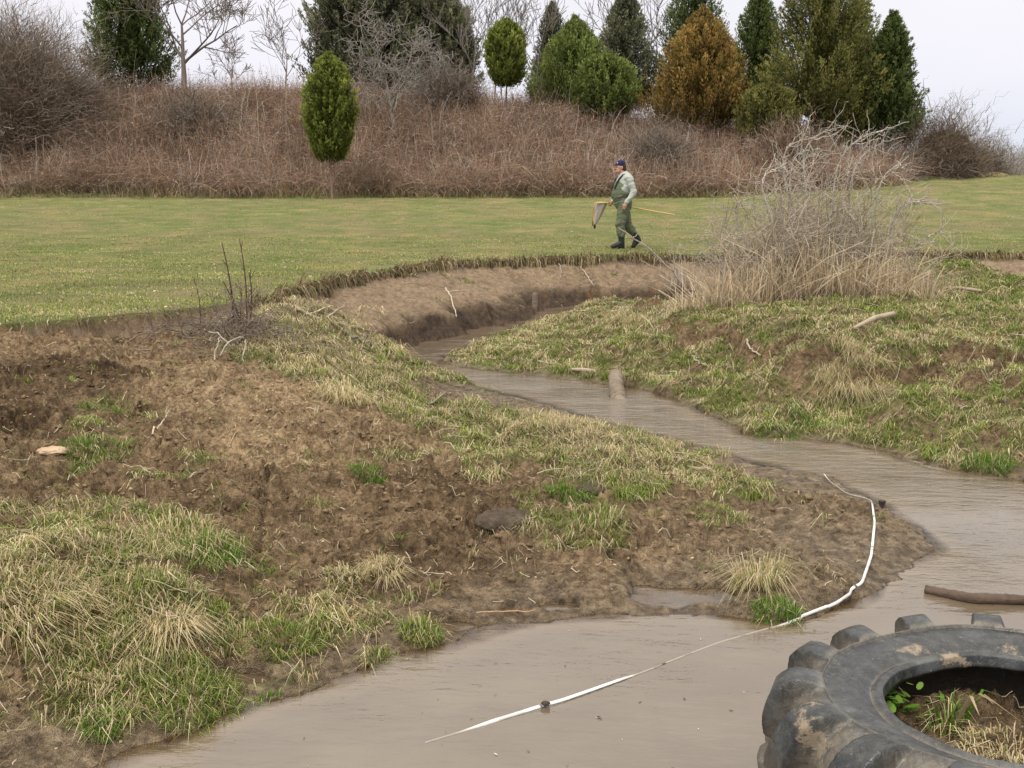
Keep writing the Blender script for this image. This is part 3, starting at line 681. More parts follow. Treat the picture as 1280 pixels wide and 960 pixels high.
V1, F1, C1, (qx, qy, qz) = thicket_canes(105000, hill_xy, (.7, 2.1), BR, (.008, .021), arch=1.2)
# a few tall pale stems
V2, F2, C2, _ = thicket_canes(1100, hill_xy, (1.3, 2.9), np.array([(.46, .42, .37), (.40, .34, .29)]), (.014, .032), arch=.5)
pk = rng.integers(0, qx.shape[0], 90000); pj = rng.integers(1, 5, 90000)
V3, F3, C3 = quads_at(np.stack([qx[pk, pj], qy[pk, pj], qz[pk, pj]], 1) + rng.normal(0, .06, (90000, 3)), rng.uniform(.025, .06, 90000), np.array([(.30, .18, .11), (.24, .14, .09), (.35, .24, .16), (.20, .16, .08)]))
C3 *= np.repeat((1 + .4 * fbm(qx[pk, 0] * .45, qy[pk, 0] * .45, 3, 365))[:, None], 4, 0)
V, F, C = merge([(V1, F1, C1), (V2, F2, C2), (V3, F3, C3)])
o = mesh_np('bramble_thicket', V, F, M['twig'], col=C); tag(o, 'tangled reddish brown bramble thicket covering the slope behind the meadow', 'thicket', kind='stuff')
# straw fringe at the foot of the hedge
def foot_xy(n):
    u = rng.uniform(-200, 1120, n); Y_ = 40.2 + rng.random(n) * 2; return (u - 640) / FPX * Y_, Y_
V, F, C, _ = thicket_canes(9000, foot_xy, (.2, .7), np.array([(.36, .28, .17), (.28, .22, .12), (.42, .34, .22), (.2, .2, .08)]), (.015, .03), arch=.6)
o = mesh_np('rank_grass', V, F, M['twig'], col=C); tag(o, 'strip of rank dead grass along the foot of the thicket', 'grass', kind='stuff')

# domed bare shrubs with canes radiating
def shrub(name, u, Y, rx, h, n, pal, label, wid=(.012, .026), core=(.10, .07, .052), group=None, leaves=0):
    x0 = (u - 640) / FPX * Y; z0 = H(x0, Y); root = empty(name, (x0, Y, z0)); tag(root, label, 'shrub', group)
    # added dark solid core, stops see-through between the twigs
    v = IV4 * np.array([rx * .66, rx * .55, h * .62]); v = v * (1 + .25 * fbm(IV4[:, 0] * 2 + u, IV4[:, 2] * 2 + IV4[:, 1], 3, 371))[:, None]; v[:, 2] = np.where(v[:, 2] < 0, v[:, 2] * 1.0 - .3, v[:, 2])
    k = 6; t = np.linspace(0, 1, k)[None]
    ph = rng.uniform(0, 6.28, n); el = np.arcsin(rng.uniform(-.35, 1, n))
    d = np.stack([np.cos(ph) * np.cos(el) * rx, np.sin(ph) * np.cos(el) * rx * .85, np.sin(el) * h], 1) * rng.uniform(.75, 1.08, (n, 1)) * (1 + .5 * fbm(ph * 1.6, el * 2.2 + u, 4, 372))[:, None]
    st = d * rng.uniform(.35, .9, (n, 1)) + rng.normal(0, .3, (n, 3)); rd = rng.normal(0, 1, (n, 3)); rd /= np.linalg.norm(rd, axis=1, keepdims=True); rd[:, 2] = np.abs(rd[:, 2]) * .7 - .1; en = st + (rd * .75 + d / np.linalg.norm(d, axis=1, keepdims=True) * .55) * rng.uniform(.5, 1.5, (n, 1)) * (.35 + .14 * h)
    P = st[:, None] * (1 - t[..., None]) + en[:, None] * t[..., None] + rng.normal(0, .05, (n, k, 3)); P[..., 2] += .25 * np.sin(t * 3.1) * rng.uniform(-.4, 1, (n, 1))
    V, F = ribbons(P, rng.uniform(*wid, n)[:, None] * (1.05 - .8 * t))
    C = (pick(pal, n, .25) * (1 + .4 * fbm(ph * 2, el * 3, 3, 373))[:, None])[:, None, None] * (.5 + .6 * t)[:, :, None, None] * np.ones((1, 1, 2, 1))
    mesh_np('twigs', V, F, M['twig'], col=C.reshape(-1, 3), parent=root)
    mesh_np('dark_core', v, IF4, M['core'] if core is None else m_simple('shrub_core', tuple(np.array(core) * .6), tuple(np.array(core) * 1.6), 9, .95, 1, .15, .05), parent=root, smooth=True)
    return root
GREYB = np.array([(.33, .28, .24), (.27, .22, .18), (.38, .34, .29), (.23, .18, .145)])
shrub('bare_shrub', 30, 45.5, 4.9, 5.0, 26000, np.array([(.29, .225, .175), (.35, .28, .225), (.22, .17, .13), (.40, .34, .28)]), 'big domed brown leafless shrub at the left end of the thicket')
shrub('bare_shrub', 818, 44, 1.55, 2.0, 3600, GREYB, 'pale grey leafless shrub below the orange brown cedar', core=(.10, .075, .06))
shrub('bare_shrub', 1165, 46, 2.3, 2.9, 6000, np.array([(.24, .175, .125), (.30, .23, .18), (.19, .15, .10), (.36, .30, .25)]), 'rounded brown leafless shrub right of the cedars at the meadow edge')
shrub('bare_shrub', 1212, 50, 1.7, 1.7, 3600, GREYB * .85, 'small low shrub at the right tail of the thicket on the skyline')
shrub('bare_shrub', 1095, 44.5, 1.7, 1.6, 3200, GREYB * .9, 'low greyish shrub under the rightmost cedar')
shrub('bare_shrub', 560, 50, 2.2, 2.4, 3600, GREYB, 'pale grey leafless shrub right of the white barked tree', core=(.10, .075, .06))
shrub('bare_shrub', 980, 43.5, 2.2, 2.2, 3800, BR, 'reddish brown shrub below the tallest cedar')
shrub('bare_shrub', 255, 46, 2.0, 1.9, 3400, GREYB * .85, 'brown leafless shrub in front of the left bare tree')

# ---------------------------------------------------------------- bare trees
def grow(p, d, L, r, depth, out, k=6, spread=.7, nb=4, up=.15, wob=.12, minr=.004):
    pts = [np.array(p, float)]; dd = np.array(d, float); rr = [r]
    for j in range(1, k):
        dd = dd + rng.normal(0, wob, 3) + np.array([0, 0, up * .4]); dd /= np.linalg.norm(dd)
        pts.append(pts[-1] + dd * L / (k - 1)); rr.append(max(r * (1 - .72 * j / (k - 1)), minr))
    out.append((np.array(pts), np.array(rr)))
    if depth == 0: return
    m = nb if depth < 3 else nb + 2
    for b in range(m):
        f = rng.uniform(.25, 1.0) if depth < 3 else rng.uniform(.35, 1.0)
        q = f * (k - 1); i = min(int(q), k - 2); pp = pts[i] + (pts[i + 1] - pts[i]) * (q - i)
        a = rng.normal(size=3); a -= a.dot(dd) * dd; a /= np.linalg.norm(a)
        nd = dd * (1 - spread * .5) + a * spread * rng.uniform(.6, 1.2) + np.array([0, 0, up]); nd /= np.linalg.norm(nd)
        grow(pp, nd, L * rng.uniform(.45, .72) * (1.15 - .4 * f), max(rr[i] * rng.uniform(.45, .65), minr), depth - 1, out, k, spread, nb, up, wob, minr)
def poly_mesh(name, out, mat, c, parent=None, s=4, loc=(0, 0, 0)):
    P = np.stack([o[0] for o in out]) - np.array(loc); Rr = np.stack([o[1] for o in out])
    V, F = tubes(P, Rr, s); n, k = Rr.shape
    cc = pick(np.array([c]), n, .18); C = np.repeat(cc, k * s, 0)
    return mesh_np(name, V, F, mat, col=C, parent=parent, smooth=True)
def bare_tree(u, vtop, Y, r, c, label, depth=4, spread=.75, nb=4, lean=0, minr=.008, trunk_f=.55, up=.15, wob=.12, group=None):
    x0 = (u - 640) / FPX * Y; z0 = H(x0, Y); top = atY(u, vtop, Y)[2]; Ht = top - z0
    root = empty('bare_tree', (x0, Y, z0)); tag(root, label, 'tree', group)
    out = []; grow((0, 0, -.2), (lean, 0, 1), Ht * trunk_f, r, 0, out, minr=minr, wob=.05)
    tr = out[:1]; br = []
    P, Rr = tr[0]
    for b in range(nb + 5):
        f = rng.uniform(.45, 1.0) if b > 1 else 1.0; q = f * (len(P) - 1); i = min(int(q), len(P) - 2); pp = P[i] + (P[i + 1] - P[i]) * (q - i)
        a = rng.normal(size=3); a[2] = 0; a /= np.linalg.norm(a); nd = a * spread * (1 if b > 1 else .4) + np.array([0, 0, .75]); nd /= np.linalg.norm(nd)
        grow(pp, nd, Ht * rng.uniform(.34, .5), Rr[i] * .6, depth - 1, br, spread=spread, nb=nb, up=up, wob=wob, minr=minr)
    poly_mesh('trunk', tr, M['bark'], c, root, 8); poly_mesh('branches', br, M['bark'], np.array(c) * .95, root, 3)
    return root
bare_tree(242, -70, 49, .17, (.20, .165, .14), 'tall bare tree with forked grey trunk behind the left of the thicket', nb=4, spread=.8, minr=.012)
bare_tree(496, 0, 46, .12, (.30, .275, .25), 'spreading pale barked bare tree in front of the broad dark cedar', nb=4, spread=1.15, trunk_f=.45, minr=.012, up=.05)
bare_tree(366, 5, 52, .06, (.20, .17, .15), 'thin bare sapling against the sky left of the upright lone cedar', depth=3, minr=.011)
bare_tree(300, 40, 53, .05, (.24, .20, .18), 'small bare sapling close to the right of the tall forked tree', depth=3, minr=.011)
bare_tree(590, -20, 52, .05, (.24, .21, .19), 'slender bare tree just left of the cedar on a thin trunk', depth=3, spread=.5, minr=.011)
bare_tree(668, -35, 54, .08, (.22, .19, .17), 'thin bare tree showing just right of the cedar on a thin trunk', depth=3, spread=.6, minr=.012)
bare_tree(815, -60, 58, .12, (.20, .165, .14), 'dark bare tree rising between the grey green and orange cedars', depth=4, nb=4, minr=.013)
bare_tree(618, -30, 56, .06, (.22, .195, .175), 'bare tree standing behind the cedar on a thin trunk', depth=3, spread=.6, minr=.012)

# ---------------------------------------------------------------- cedars
M['needle'] = m_vcol('cedar_foliage', .85, .08, .42)
def cedar(u, vtop, vbot, halfpx, Y, pal, label, shape='cone', n=9000, size=(.055, .13), vbase=None, lump=.22, bot=.35, dens=1.0, group=None):
    n = int(n * 2.3); x0 = (u - 640) / FPX * Y; z0 = H(x0, Y); zt = atY(u, vtop, Y)[2]; zb = atY(u, vbot, Y)[2]; rad = halfpx / FPX * Y
    if vbase: z0 = min(z0, atY(u, vbase, Y)[2])
    root = empty('cedar_tree', (x0, Y, z0)); tag(root, label, 'tree', group)
    hT, hB = zt - z0, max(zb - z0, .25); Hc = hT - hB
    def prof(t):
        if shape == 'egg': return np.clip(np.sin(np.pi * np.clip(.17 + .83 * t ** 1.1, 0, 1)), 0, 1) ** .72
        if shape == 'wide': return np.sqrt(np.clip(1 - (t * 1.02 - .25) ** 2 / .62, 0, 1))
        return np.minimum((1 - t).clip(0, 1) ** .85 * 1.16, 1) * sstep(-.25, .12, t)
    sd_ = int(u * 7 + vtop)
    nc_ = int(760 * dens)
    ct = rng.random(nc_) ** 1.15; cph = rng.uniform(0, 6.28, nc_)
    lum = 1 + (lump if shape != 'wide' else lump * .6) * 2.2 * fbm(cph * 1.3 + sd_, ct * 6, 3, sd_)
    cr = prof(ct) * rad * lum * np.where(rng.random(nc_) < .12, rng.uniform(1.0, 1.0 + lump * .9, nc_), rng.uniform(.6, 1.0, nc_))
    cc = np.stack([np.cos(cph) * cr, np.sin(cph) * cr, hB + ct * Hc], 1)
    outd = np.stack([np.cos(cph), np.sin(cph), np.full(nc_, .9)], 1); outd /= np.linalg.norm(outd, axis=1, keepdims=True)
    ci = rng.integers(0, nc_, n)
    cs = np.clip(rad * .23, .13, .5) * rng.uniform(.6, 1.2, nc_)
    al = rng.uniform(-.9, 1.9, n); pl = outd[ci] + np.array([0, 0, .35]); off = rng.normal(0, 1, (n, 3)) * cs[ci, None] * (.40 - .17 * al.clip(0, 2))[:, None] + pl * (al * cs[ci])[:, None]
    P = cc[ci] + off
    t_ = (P[:, 2] - hB) / Hc
    rr = np.hypot(P[:, 0], P[:, 1]); mxr = prof(np.clip(t_, 0, 1)) * rad * 1.12 + .1
    keep = (rr < mxr * (1.0 + lump * 1.5 + .15 * rng.random(n))) & (t_ < 1.04) & (t_ > -.08)
    P, ci = P[keep], ci[keep]; m = len(P); rr = rr[keep]; mxr = mxr[keep]; al_ = np.clip(al[keep], 0, 1.5)
    # narrow leading tip
    ntp = 60; P = np.concatenate([P, np.stack([rng.normal(0, .05, ntp), rng.normal(0, .05, ntp), hT - rng.random(ntp) * Hc * .06], 1)]) if shape == 'cone' else P
    if shape == 'cone': ci = np.concatenate([ci, rng.integers(0, nc_, ntp)]); rr = np.concatenate([rr, np.zeros(ntp)]); al_ = np.concatenate([al_, np.ones(ntp)]); mxr = np.concatenate([mxr, np.ones(ntp) * .2]); m += ntp
    d = outd[ci] * .9 + rng.normal(0, .38, (m, 3)) + np.array([0, 0, .5]); d /= np.linalg.norm(d, axis=1, keepdims=True)
    L = rng.uniform(*size, m) * 1.35; sidev = np.cross(d, rng.normal(size=(m, 3))); sidev /= np.linalg.norm(sidev, axis=1, keepdims=True)
    w = (L * rng.uniform(.06, .13, m))[:, None]
    s2 = np.cross(d, sidev)
    tipA = P + d * L[:, None]
    A = np.stack([P - sidev * w, P + sidev * w, P + d * L[:, None] * .6 + sidev * w * 1.2, tipA], 1)
    B = np.stack([P - s2 * w, P + s2 * w, P + (d * .9 + sidev * .35) * L[:, None] * .6 + s2 * w, P + (d * .8 + s2 * .5) * L[:, None]], 1)
    V = np.concatenate([A.reshape(-1, 3), B.reshape(-1, 3)]); F = np.arange(len(V)).reshape(-1, 4)
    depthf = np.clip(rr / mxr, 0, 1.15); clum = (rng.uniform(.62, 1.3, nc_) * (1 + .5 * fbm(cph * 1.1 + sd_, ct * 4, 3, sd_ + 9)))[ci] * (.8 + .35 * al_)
    c = pick(np.array(pal), m, .12) * (.42 + .75 * depthf ** 1.3)[:, None] * clum[:, None]  # outer sprays painted as lit, inner ones as shaded
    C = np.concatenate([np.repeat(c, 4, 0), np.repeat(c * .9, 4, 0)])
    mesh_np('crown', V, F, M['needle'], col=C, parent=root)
    # added solid core, painted dark as crown shade, hides sky behind
    th = IV4; tt = (th[:, 2] + 1) / 2; rr0 = np.hypot(th[:, 0], th[:, 1]) + 1e-6
    pr = prof(np.clip(tt, 0, .97)) * rad * .40 * (1 + .3 * fbm(np.arctan2(th[:, 1], th[:, 0]) * 1.1 + sd_, tt * 6, 3, sd_ + 5))
    cap = np.clip(rr0 * 2.2, 0, 1)
    v = np.stack([th[:, 0] / rr0 * pr * cap, th[:, 1] / rr0 * pr * cap, hB + .12 * Hc + tt * Hc * .70], 1)
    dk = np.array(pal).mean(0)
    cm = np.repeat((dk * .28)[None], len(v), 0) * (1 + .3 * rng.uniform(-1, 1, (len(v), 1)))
    mesh_np('crown_core', v, IF4, M['needle'], col=cm, parent=root)
    out = []; grow((0, 0, -.3), (0, 0, 1), Hc * .6 + hB + .3, max(.05, rad * .07), 0, out, wob=.03)
    for q in range(2): grow((rng.normal(0, .08), rng.normal(0, .08), -.2), (rng.normal(0, .06), 0, 1), hB + Hc * .3, max(.03, rad * .035), 0, out, wob=.04)
    poly_mesh('trunk', out, M['bark'], (.22, .16, .12), root, 7)
    return root
DKG = [(0.100, 0.142, 0.044), (0.130, 0.170, 0.054), (0.084, 0.116, 0.040), (0.158, 0.179, 0.065)]
GYG = [(0.152, 0.165, 0.089), (0.190, 0.190, 0.114), (0.114, 0.134, 0.074), (0.229, 0.214, 0.152)]
YG = [(.19, .235, .05), (.235, .275, .065), (.145, .185, .042), (.27, .275, .085)]
OLV = [(0.168, 0.182, 0.053), (0.212, 0.212, 0.073), (0.125, 0.146, 0.044), (0.248, 0.212, 0.088)]
MID = [(0.161, 0.220, 0.053), (0.205, 0.248, 0.073), (0.125, 0.168, 0.048), (0.241, 0.256, 0.102)]
ORG = [(.32, .205, .07), (.38, .25, .09), (.25, .17, .058), (.20, .19, .06)]
cedar(182, -75, 108, 43, 50, DKG, 'dark green cedar at the left behind the big brown shrub', 'cone', 15000, lump=.3)
cedar(419, 70, 196, 26, 39.6, YG, 'bright green egg shaped cedar standing alone at the meadow edge', 'egg', 12000, size=(.05, .11), vbase=243, lump=.10)
cedar(468, -38, 122, 60, 60, GYG, 'broad grey green cedar behind the pale bare tree', 'wide', 22000, size=(.08, .2), lump=.25)
cedar(548, -8, 122, 40, 60, GYG, 'smaller grey green cedar joined to the right side of the broad one', 'wide', 16000, size=(.08, .2), lump=.25)
cedar(633, 26, 104, 21, 48, YG, 'small yellow green cedar held up on a thin trunk', 'egg', 8000, size=(.06, .13), vbase=150, lump=.14)
cedar(688, 5, 130, 24, 56, GYG, 'narrow dark cedar whose spire shows left of the bushy green one', 'cone', 7000)
cedar(716, 24, 140, 44, 50, MID, 'bushy mid green cedar left of the centre gap', 'cone', 15000, lump=.3)
cedar(776, -12, 135, 35, 54, GYG, 'grey green pointed cedar right of the bushy green one', 'cone', 12000, lump=.25)
cedar(752, 72, 142, 30, 48, MID, 'low green cedar in front of the grey green pointed one', 'wide', 8000, lump=.3)
cedar(858, -45, 140, 44, 56, DKG, 'tall dark cedar directly behind the orange brown one', 'cone', 13000, lump=.3)
cedar(868, 12, 154, 51, 48, ORG, 'orange brown cedar among the green ones', 'cone', 17000, lump=.3)
cedar(936, -12, 150, 38, 54, DKG, 'dark green cedar between the orange one and the tallest one', 'cone', 13000, lump=.3)
cedar(1012, -85, 180, 66, 48, OLV, 'tallest and widest olive green cedar', 'cone', 24000, lump=.28)
cedar(1052, -10, 170, 36, 52, DKG, 'dark cedar tucked behind the right side of the widest cedar', 'cone', 9000, lump=.28)
cedar(1096, 20, 182, 33, 47, DKG, 'rightmost cedar with an open ragged dark crown', 'cone', 13000, lump=.4)
cedar(950, 110, 178, 30, 46, OLV, 'low spreading olive cedar at the foot of the widest one', 'wide', 7000, lump=.3)

# distant wood at the right
def far_wood():
    parts = []
    def xy(n):
        u = rng.uniform(1150, 2000, n); Y_ = rng.uniform(130, 165, n); return (u - 640) / FPX * Y_, Y_
    n = 14000; x, y = xy(n)
    hgt = 8.6 + 2.4 * fbm(x * .06, y * .06, 3, 381) - 1.5 * sstep(1300, 1180, 640 + FPX * x / y)
    z0 = np.full(n, .5)
    k = 5; t = np.linspace(0, 1, k)[None]; az = rng.uniform(0, 6.28, n); st = rng.random(n) * .55
    P = np.stack([x[:, None] + np.cos(az)[:, None] * t * 1.8, y[:, None] + np.sin(az)[:, None] * t * 1.8, z0[:, None] + hgt[:, None] * (st[:, None] + (1 - st[:, None]) * t * rng.uniform(.5, 1, (n, 1)))], -1)
    V, F = ribbons(P, rng.uniform(.05, .13, n)[:, None] * (1.05 - .7 * t))
    c = pick(np.array([(.34, .31, .30), (.29, .27, .25), (.31, .31, .25), (.38, .35, .34)]), n, .12)  # distance haze is put into these greyed twig colours
    o = mesh_np('distant_wood', V, F, M['twig'], col=np.repeat(c, k * 2, 0)); tag(o, 'hazy far-off bare wood on the right skyline', 'wood', kind='stuff')
far_wood()

# ---------------------------------------------------------------- rocks
def rock(name, loc, s, mat, seed, label, cat='rock', flat=.6, rot=0, amp=.35, group=None):
    n = fbm(IV4[:, 0] * 1.4 + seed, IV4[:, 1] * 1.4 + IV4[:, 2] * 1.1, 4, seed); n2 = billow(IV4[:, 0] * 3 + seed, IV4[:, 2] * 3 + IV4[:, 1] * 2, 3, seed + 3)
    v = IV4 * (1 + amp * n - amp * .6 * n2)[:, None] * np.array([s[0], s[1], s[2]])
    o = mesh_np(name, v, IF4, mat, smooth=True); o.location = loc; o.rotation_euler = (0, 0, rot); tag(o, label, cat, group); return o
M['rock'] = m_simple('pale_rock', (.22, .18, .14), (.42, .36, .30), 3, .9, .6, .08)
M['rockgrey'] = m_simple('grey_rock', (.10, .09, .085), (.26, .24, .22), 3, .9, .6, .08)
p = atY(0, 134, 43.6); rock('rock_outcrop', (p[0], p[1], H(p[0], p[1]) + .02), (.55, .5, .26), M['rockgrey'], 3, 'grey rock ledge jutting from the thicket, upper of the two at the left edge')
p = atY(22, 214, 42.0); rock('rock_outcrop', (p[0], p[1], H(p[0], p[1]) + .1), (.62, .5, .36), M['rock'], 9, 'pale tan rock face at the left edge above the meadow')
p = atY(-4, 160, 43); rock('rock_outcrop', (p[0], p[1], H(p[0], p[1])), (.45, .5, .2), M['rock'], 19, 'brownish rock between the grey ledge and the pale rock face')
p = hit(66, 566); M['stone'] = m_simple('tan_stone', (.38, .27, .17), (.55, .42, .29), 12, .9, .4, .01)
rock('flat_stone', p, (.095, .07, .03), M['stone'], 23, 'flat pale stone lying on the dark soil of the ramp', 'stone')
M['pat'] = m_simple('dung', (.055, .042, .030), (.13, .098, .070), 14, .9, .9, .03)
def cow_pat(u, v, s, label, seed):
    p = hit(u, v)
    v_ = IV4.copy(); rr = np.hypot(v_[:, 0], v_[:, 1]); a = np.arctan2(v_[:, 1], v_[:, 0])
    ed = 1 + .18 * fbm(np.cos(a) * 1.5 + seed, np.sin(a) * 1.5, 3, seed)
    zt = np.where(v_[:, 2] > 0, v_[:, 2] ** .5, v_[:, 2] * .4) * (1 + .4 * fbm(v_[:, 0] * 2.5 + seed, v_[:, 1] * 2.5, 3, seed + 1))
    crack = np.exp(-(perlin(v_[:, 0] * 1.6 + seed, v_[:, 1] * 1.6, seed + 2) / .05) ** 2) * .55
    o = mesh_np('cow_pat', np.stack([v_[:, 0] * ed * s, v_[:, 1] * ed * s * .85, (zt - crack * (v_[:, 2] > .1)) * s * .38], 1), IF4, M['pat'], smooth=True)
    o.location = (p.x, p.y, p.z + .005); tag(o, label, 'cow pat')
cow_pat(633, 655, .155, 'large cracked flat brown cow pat on the bare soil', 5)
cow_pat(742, 616, .10, 'smaller dark cow pat sitting in bright green grass', 13)

# ---------------------------------------------------------------- dead wood
M['wood'] = m_vcol('weathered_wood', .85, .2, 0, 25)
def m_log(name, c1, c2, rough=.8):
    t = NT(name); co = t.coord(); mp = t.add('ShaderNodeMapping'); mp.inputs['Scale'].default_value = (2, 22, 22); t.l.new(co, mp.inputs[0])
    n = t.noise(3, 6, .7, mp.outputs[0]); n2 = t.noise(6, 4, .6, co); c = t.mix(t.ramp(n2, [(.4, (0, 0, 0)), (.6, (.7, .7, .7))]), t.ramp(n, [(.3, c1), (.7, c2)]), c2)
    t.bump(n, .8, .008); return t.done(c, rough, .3)
def log(name, pts, rad, mat, label, cat='log', seed=0, cut=None, stubs=(), parent=None):
    """knobbly round timber through pts, along local axes; ends closed"""
    pts = np.array(pts, float); o0 = pts[0].copy(); pts = pts - o0
    K = 80; S = 16; t = np.linspace(0, 1, len(pts)); tt = np.linspace(0, 1, K)
    P = np.stack([np.interp(tt, t, pts[:, i]) for i in range(3)], 1)
    for _ in range(3): P[1:-1] = (P[:-2] + P[1:-1] * 2 + P[2:]) / 4
    Rr = np.interp(tt, np.linspace(0, 1, len(rad)), rad)
    V, F = tubes(P[None], Rr[None], S); V = V.reshape(K, S, 3); ctr = P[:, None, :]
    an = np.arange(S) * 2 * np.pi / S
    nz = 1 + .16 * fbm(tt[:, None] * 9 + seed + 0 * an, np.cos(an)[None] * 1.2 + seed, 3, seed + 40) + .20 * fbm(tt[:, None] * 26 + 0 * an, np.sin(an)[None] * 2 + np.cos(an)[None], 3, seed + 41)
    V = ctr + (V - ctr) * nz[..., None]
    V = np.concatenate([V.reshape(-1, 3), P[:1] - (P[1] - P[0]) * .1, P[-1:] + (P[-1] - P[-2]) * .1]); a, b = K * S, K * S + 1
    loops = list(F.ravel()); st = list(range(0, len(loops), 4))
    for j in range(S):
        st.append(len(loops)); loops += [(j + 1) % S, j, a]
        st.append(len(loops)); loops += [(K - 1) * S + j, (K - 1) * S + (j + 1) % S, b]
    o = mesh_np(name, V, (loops, st), mat, smooth=True, parent=parent); o.location = o0; tag(o, label, cat); return o
M['log_dark'] = m_log('wet_bark', (.022, .015, .011), (.12, .082, .058), .5)
M['log_pale'] = m_log('bleached_wood', (.28, .22, .16), (.47, .39, .29))
M['log_mid'] = m_log('peeling_bark', (.11, .085, .065), (.30, .25, .19))
M['cutwood'] = m_simple('bare_heartwood', (.42, .27, .12), (.58, .42, .22), 20, .8, .3, .005)
# stick in the water at right
a = at(1157, 735, .02); b = at(1215, 745, .03); c = at(1270, 747, .03); d = at(1400, 752, .02)
lg = log('driftwood', [(a[0], a[1], .012), (b[0], b[1], .018), (c[0], c[1], .02), (d[0], d[1], .01)], [.021, .026, .022, .024], M['log_dark'], 'dark wet stick floating in the stream above the tyre', 'driftwood', 3)
# log leaning in the stream
a = Vector((*at(769, 488, .0), .0)); b = at(775, 506, -.06)
lg = log('log', [(a.x, a.y, .155), ((a.x + b[0]) / 2 - .01, (a.y + b[1]) / 2 + .02, .06), (b[0], b[1], -.07)], [.066, .070, .082], M['log_mid'], 'short thick log sloping down from the bank into the stream', 'log', 8)
a = hit(714, 466); b = hit(744, 468)
log('log', [(a.x, a.y, a.z + .03), ((a.x + b.x) / 2, (a.y + b.y) / 2, max(a.z, b.z) + .025), (b.x, b.y, b.z + .03)], [.016, .022, .02], M['log_pale'], 'thin pale branch lying on the grass left of the leaning log', 'log', 12)
a = hit(1067, 418); b = hit(1116, 402)
log('log', [(a.x, a.y, a.z + .05), ((a.x + b.x) / 2, (a.y + b.y) / 2, (a.z + b.z) / 2 + .08), (b.x, b.y, b.z + .06)], [.016, .026, .026], M['log_pale'], 'bleached stick lying on the green grass in front of the grey shrub', 'stick', 15)
a = hit(1178, 366); b = hit(1226, 370)
log('stick', [(a.x, a.y, a.z + .06), ((a.x + b.x) / 2, (a.y + b.y) / 2, (a.z + b.z) / 2 + .07), (b.x, b.y, b.z + .05)], [.016, .022, .02], M['log_pale'], 'thin bleached stick on the grass right of the grey shrub', 'stick', 18)

def stick(pts, r, label, c=(.42, .36, .28), name='stick', cat='stick', side=0):
    P = [hit(u, v) for u, v in pts]; P = np.array([(q.x, q.y, q.z + dz) for q, dz in zip(P, [.03 + .0 * i for i in range(len(P))])])
    K = 12; t = np.linspace(0, 1, len(P)); tt = np.linspace(0, 1, K); Q = np.stack([np.interp(tt, t, P[:, i]) for i in range(3)], 1); Q += rng.normal(0, r * .5, Q.shape); Q[:, 2] = np.maximum(Q[:, 2], fastland(Q[:, 0], Q[:, 1]) + r * .5)
    o0 = Q[0].copy(); out = [(Q - o0, np.linspace(r, r * .5, K))]
    for b in range(side):
        i = rng.integers(2, K - 3); dd = rng.normal(0, 1, 3); dd[2] = abs(dd[2]); dd /= np.linalg.norm(dd); L = np.linalg.norm(Q[-1] - Q[0]) * rng.uniform(.15, .35)
        q = (Q[i] - o0)[None] + dd[None] * np.linspace(0, L, K)[:, None] + rng.normal(0, r * .4, (K, 3)); out.append((q, np.linspace(r * .6, r * .25, K)))
    o = poly_mesh(name, out, M['wood'], c, None, 6); o.location = o0; tag(o, label, cat); return o
stick([(370, 388), (400, 404), (440, 413), (468, 418)], .02, 'pale crooked branch lying down the tan bank by the brush pile', side=2)
stick([(430, 420), (455, 432), (478, 436)], .016, 'grey branch at the lower end of the tan bank near the water', c=(.3, .26, .22), side=3)
stick([(557, 362), (566, 380), (570, 402)], .014, 'forked root hanging down the curved bank face', side=1)
stick([(698, 332), (702, 342), (700, 352)], .012, 'pale root hanging down the bank below the meadow edge right of the bend', side=0)
stick([(726, 338), (738, 355), (742, 362)], .012, 'thin grey root on the bank face at the stream head', side=1)
stick([(932, 436), (940, 444), (952, 452)], .012, 'small curved pale twig on the right bank scarp', side=1)
stick([(865, 450), (873, 458), (880, 462)], .012, 'short pale twig among hummocks of the right bank', side=2)
stick([(534, 512), (545, 505), (556, 498)], .010, 'thin pale twig lying across grass on the near bar', side=0)
stick([(190, 553), (200, 540), (212, 520)], .007, 'thin grey twig sticking up from the ramp soil', side=1)
stick([(595, 776), (640, 772), (668, 773)], .004, 'thin straw twig on wet mud at the near water edge', c=(.4, .28, .15), side=0)
# wooden peg on the far bank foot
p = hit(668, 383); log('post', [(p.x, p.y, p.z - .1), (p.x + .01, p.y, p.z + .22)], [.05, .045], M['log_mid'], 'short pale stump at the foot of the curved bank', 'post', 33)

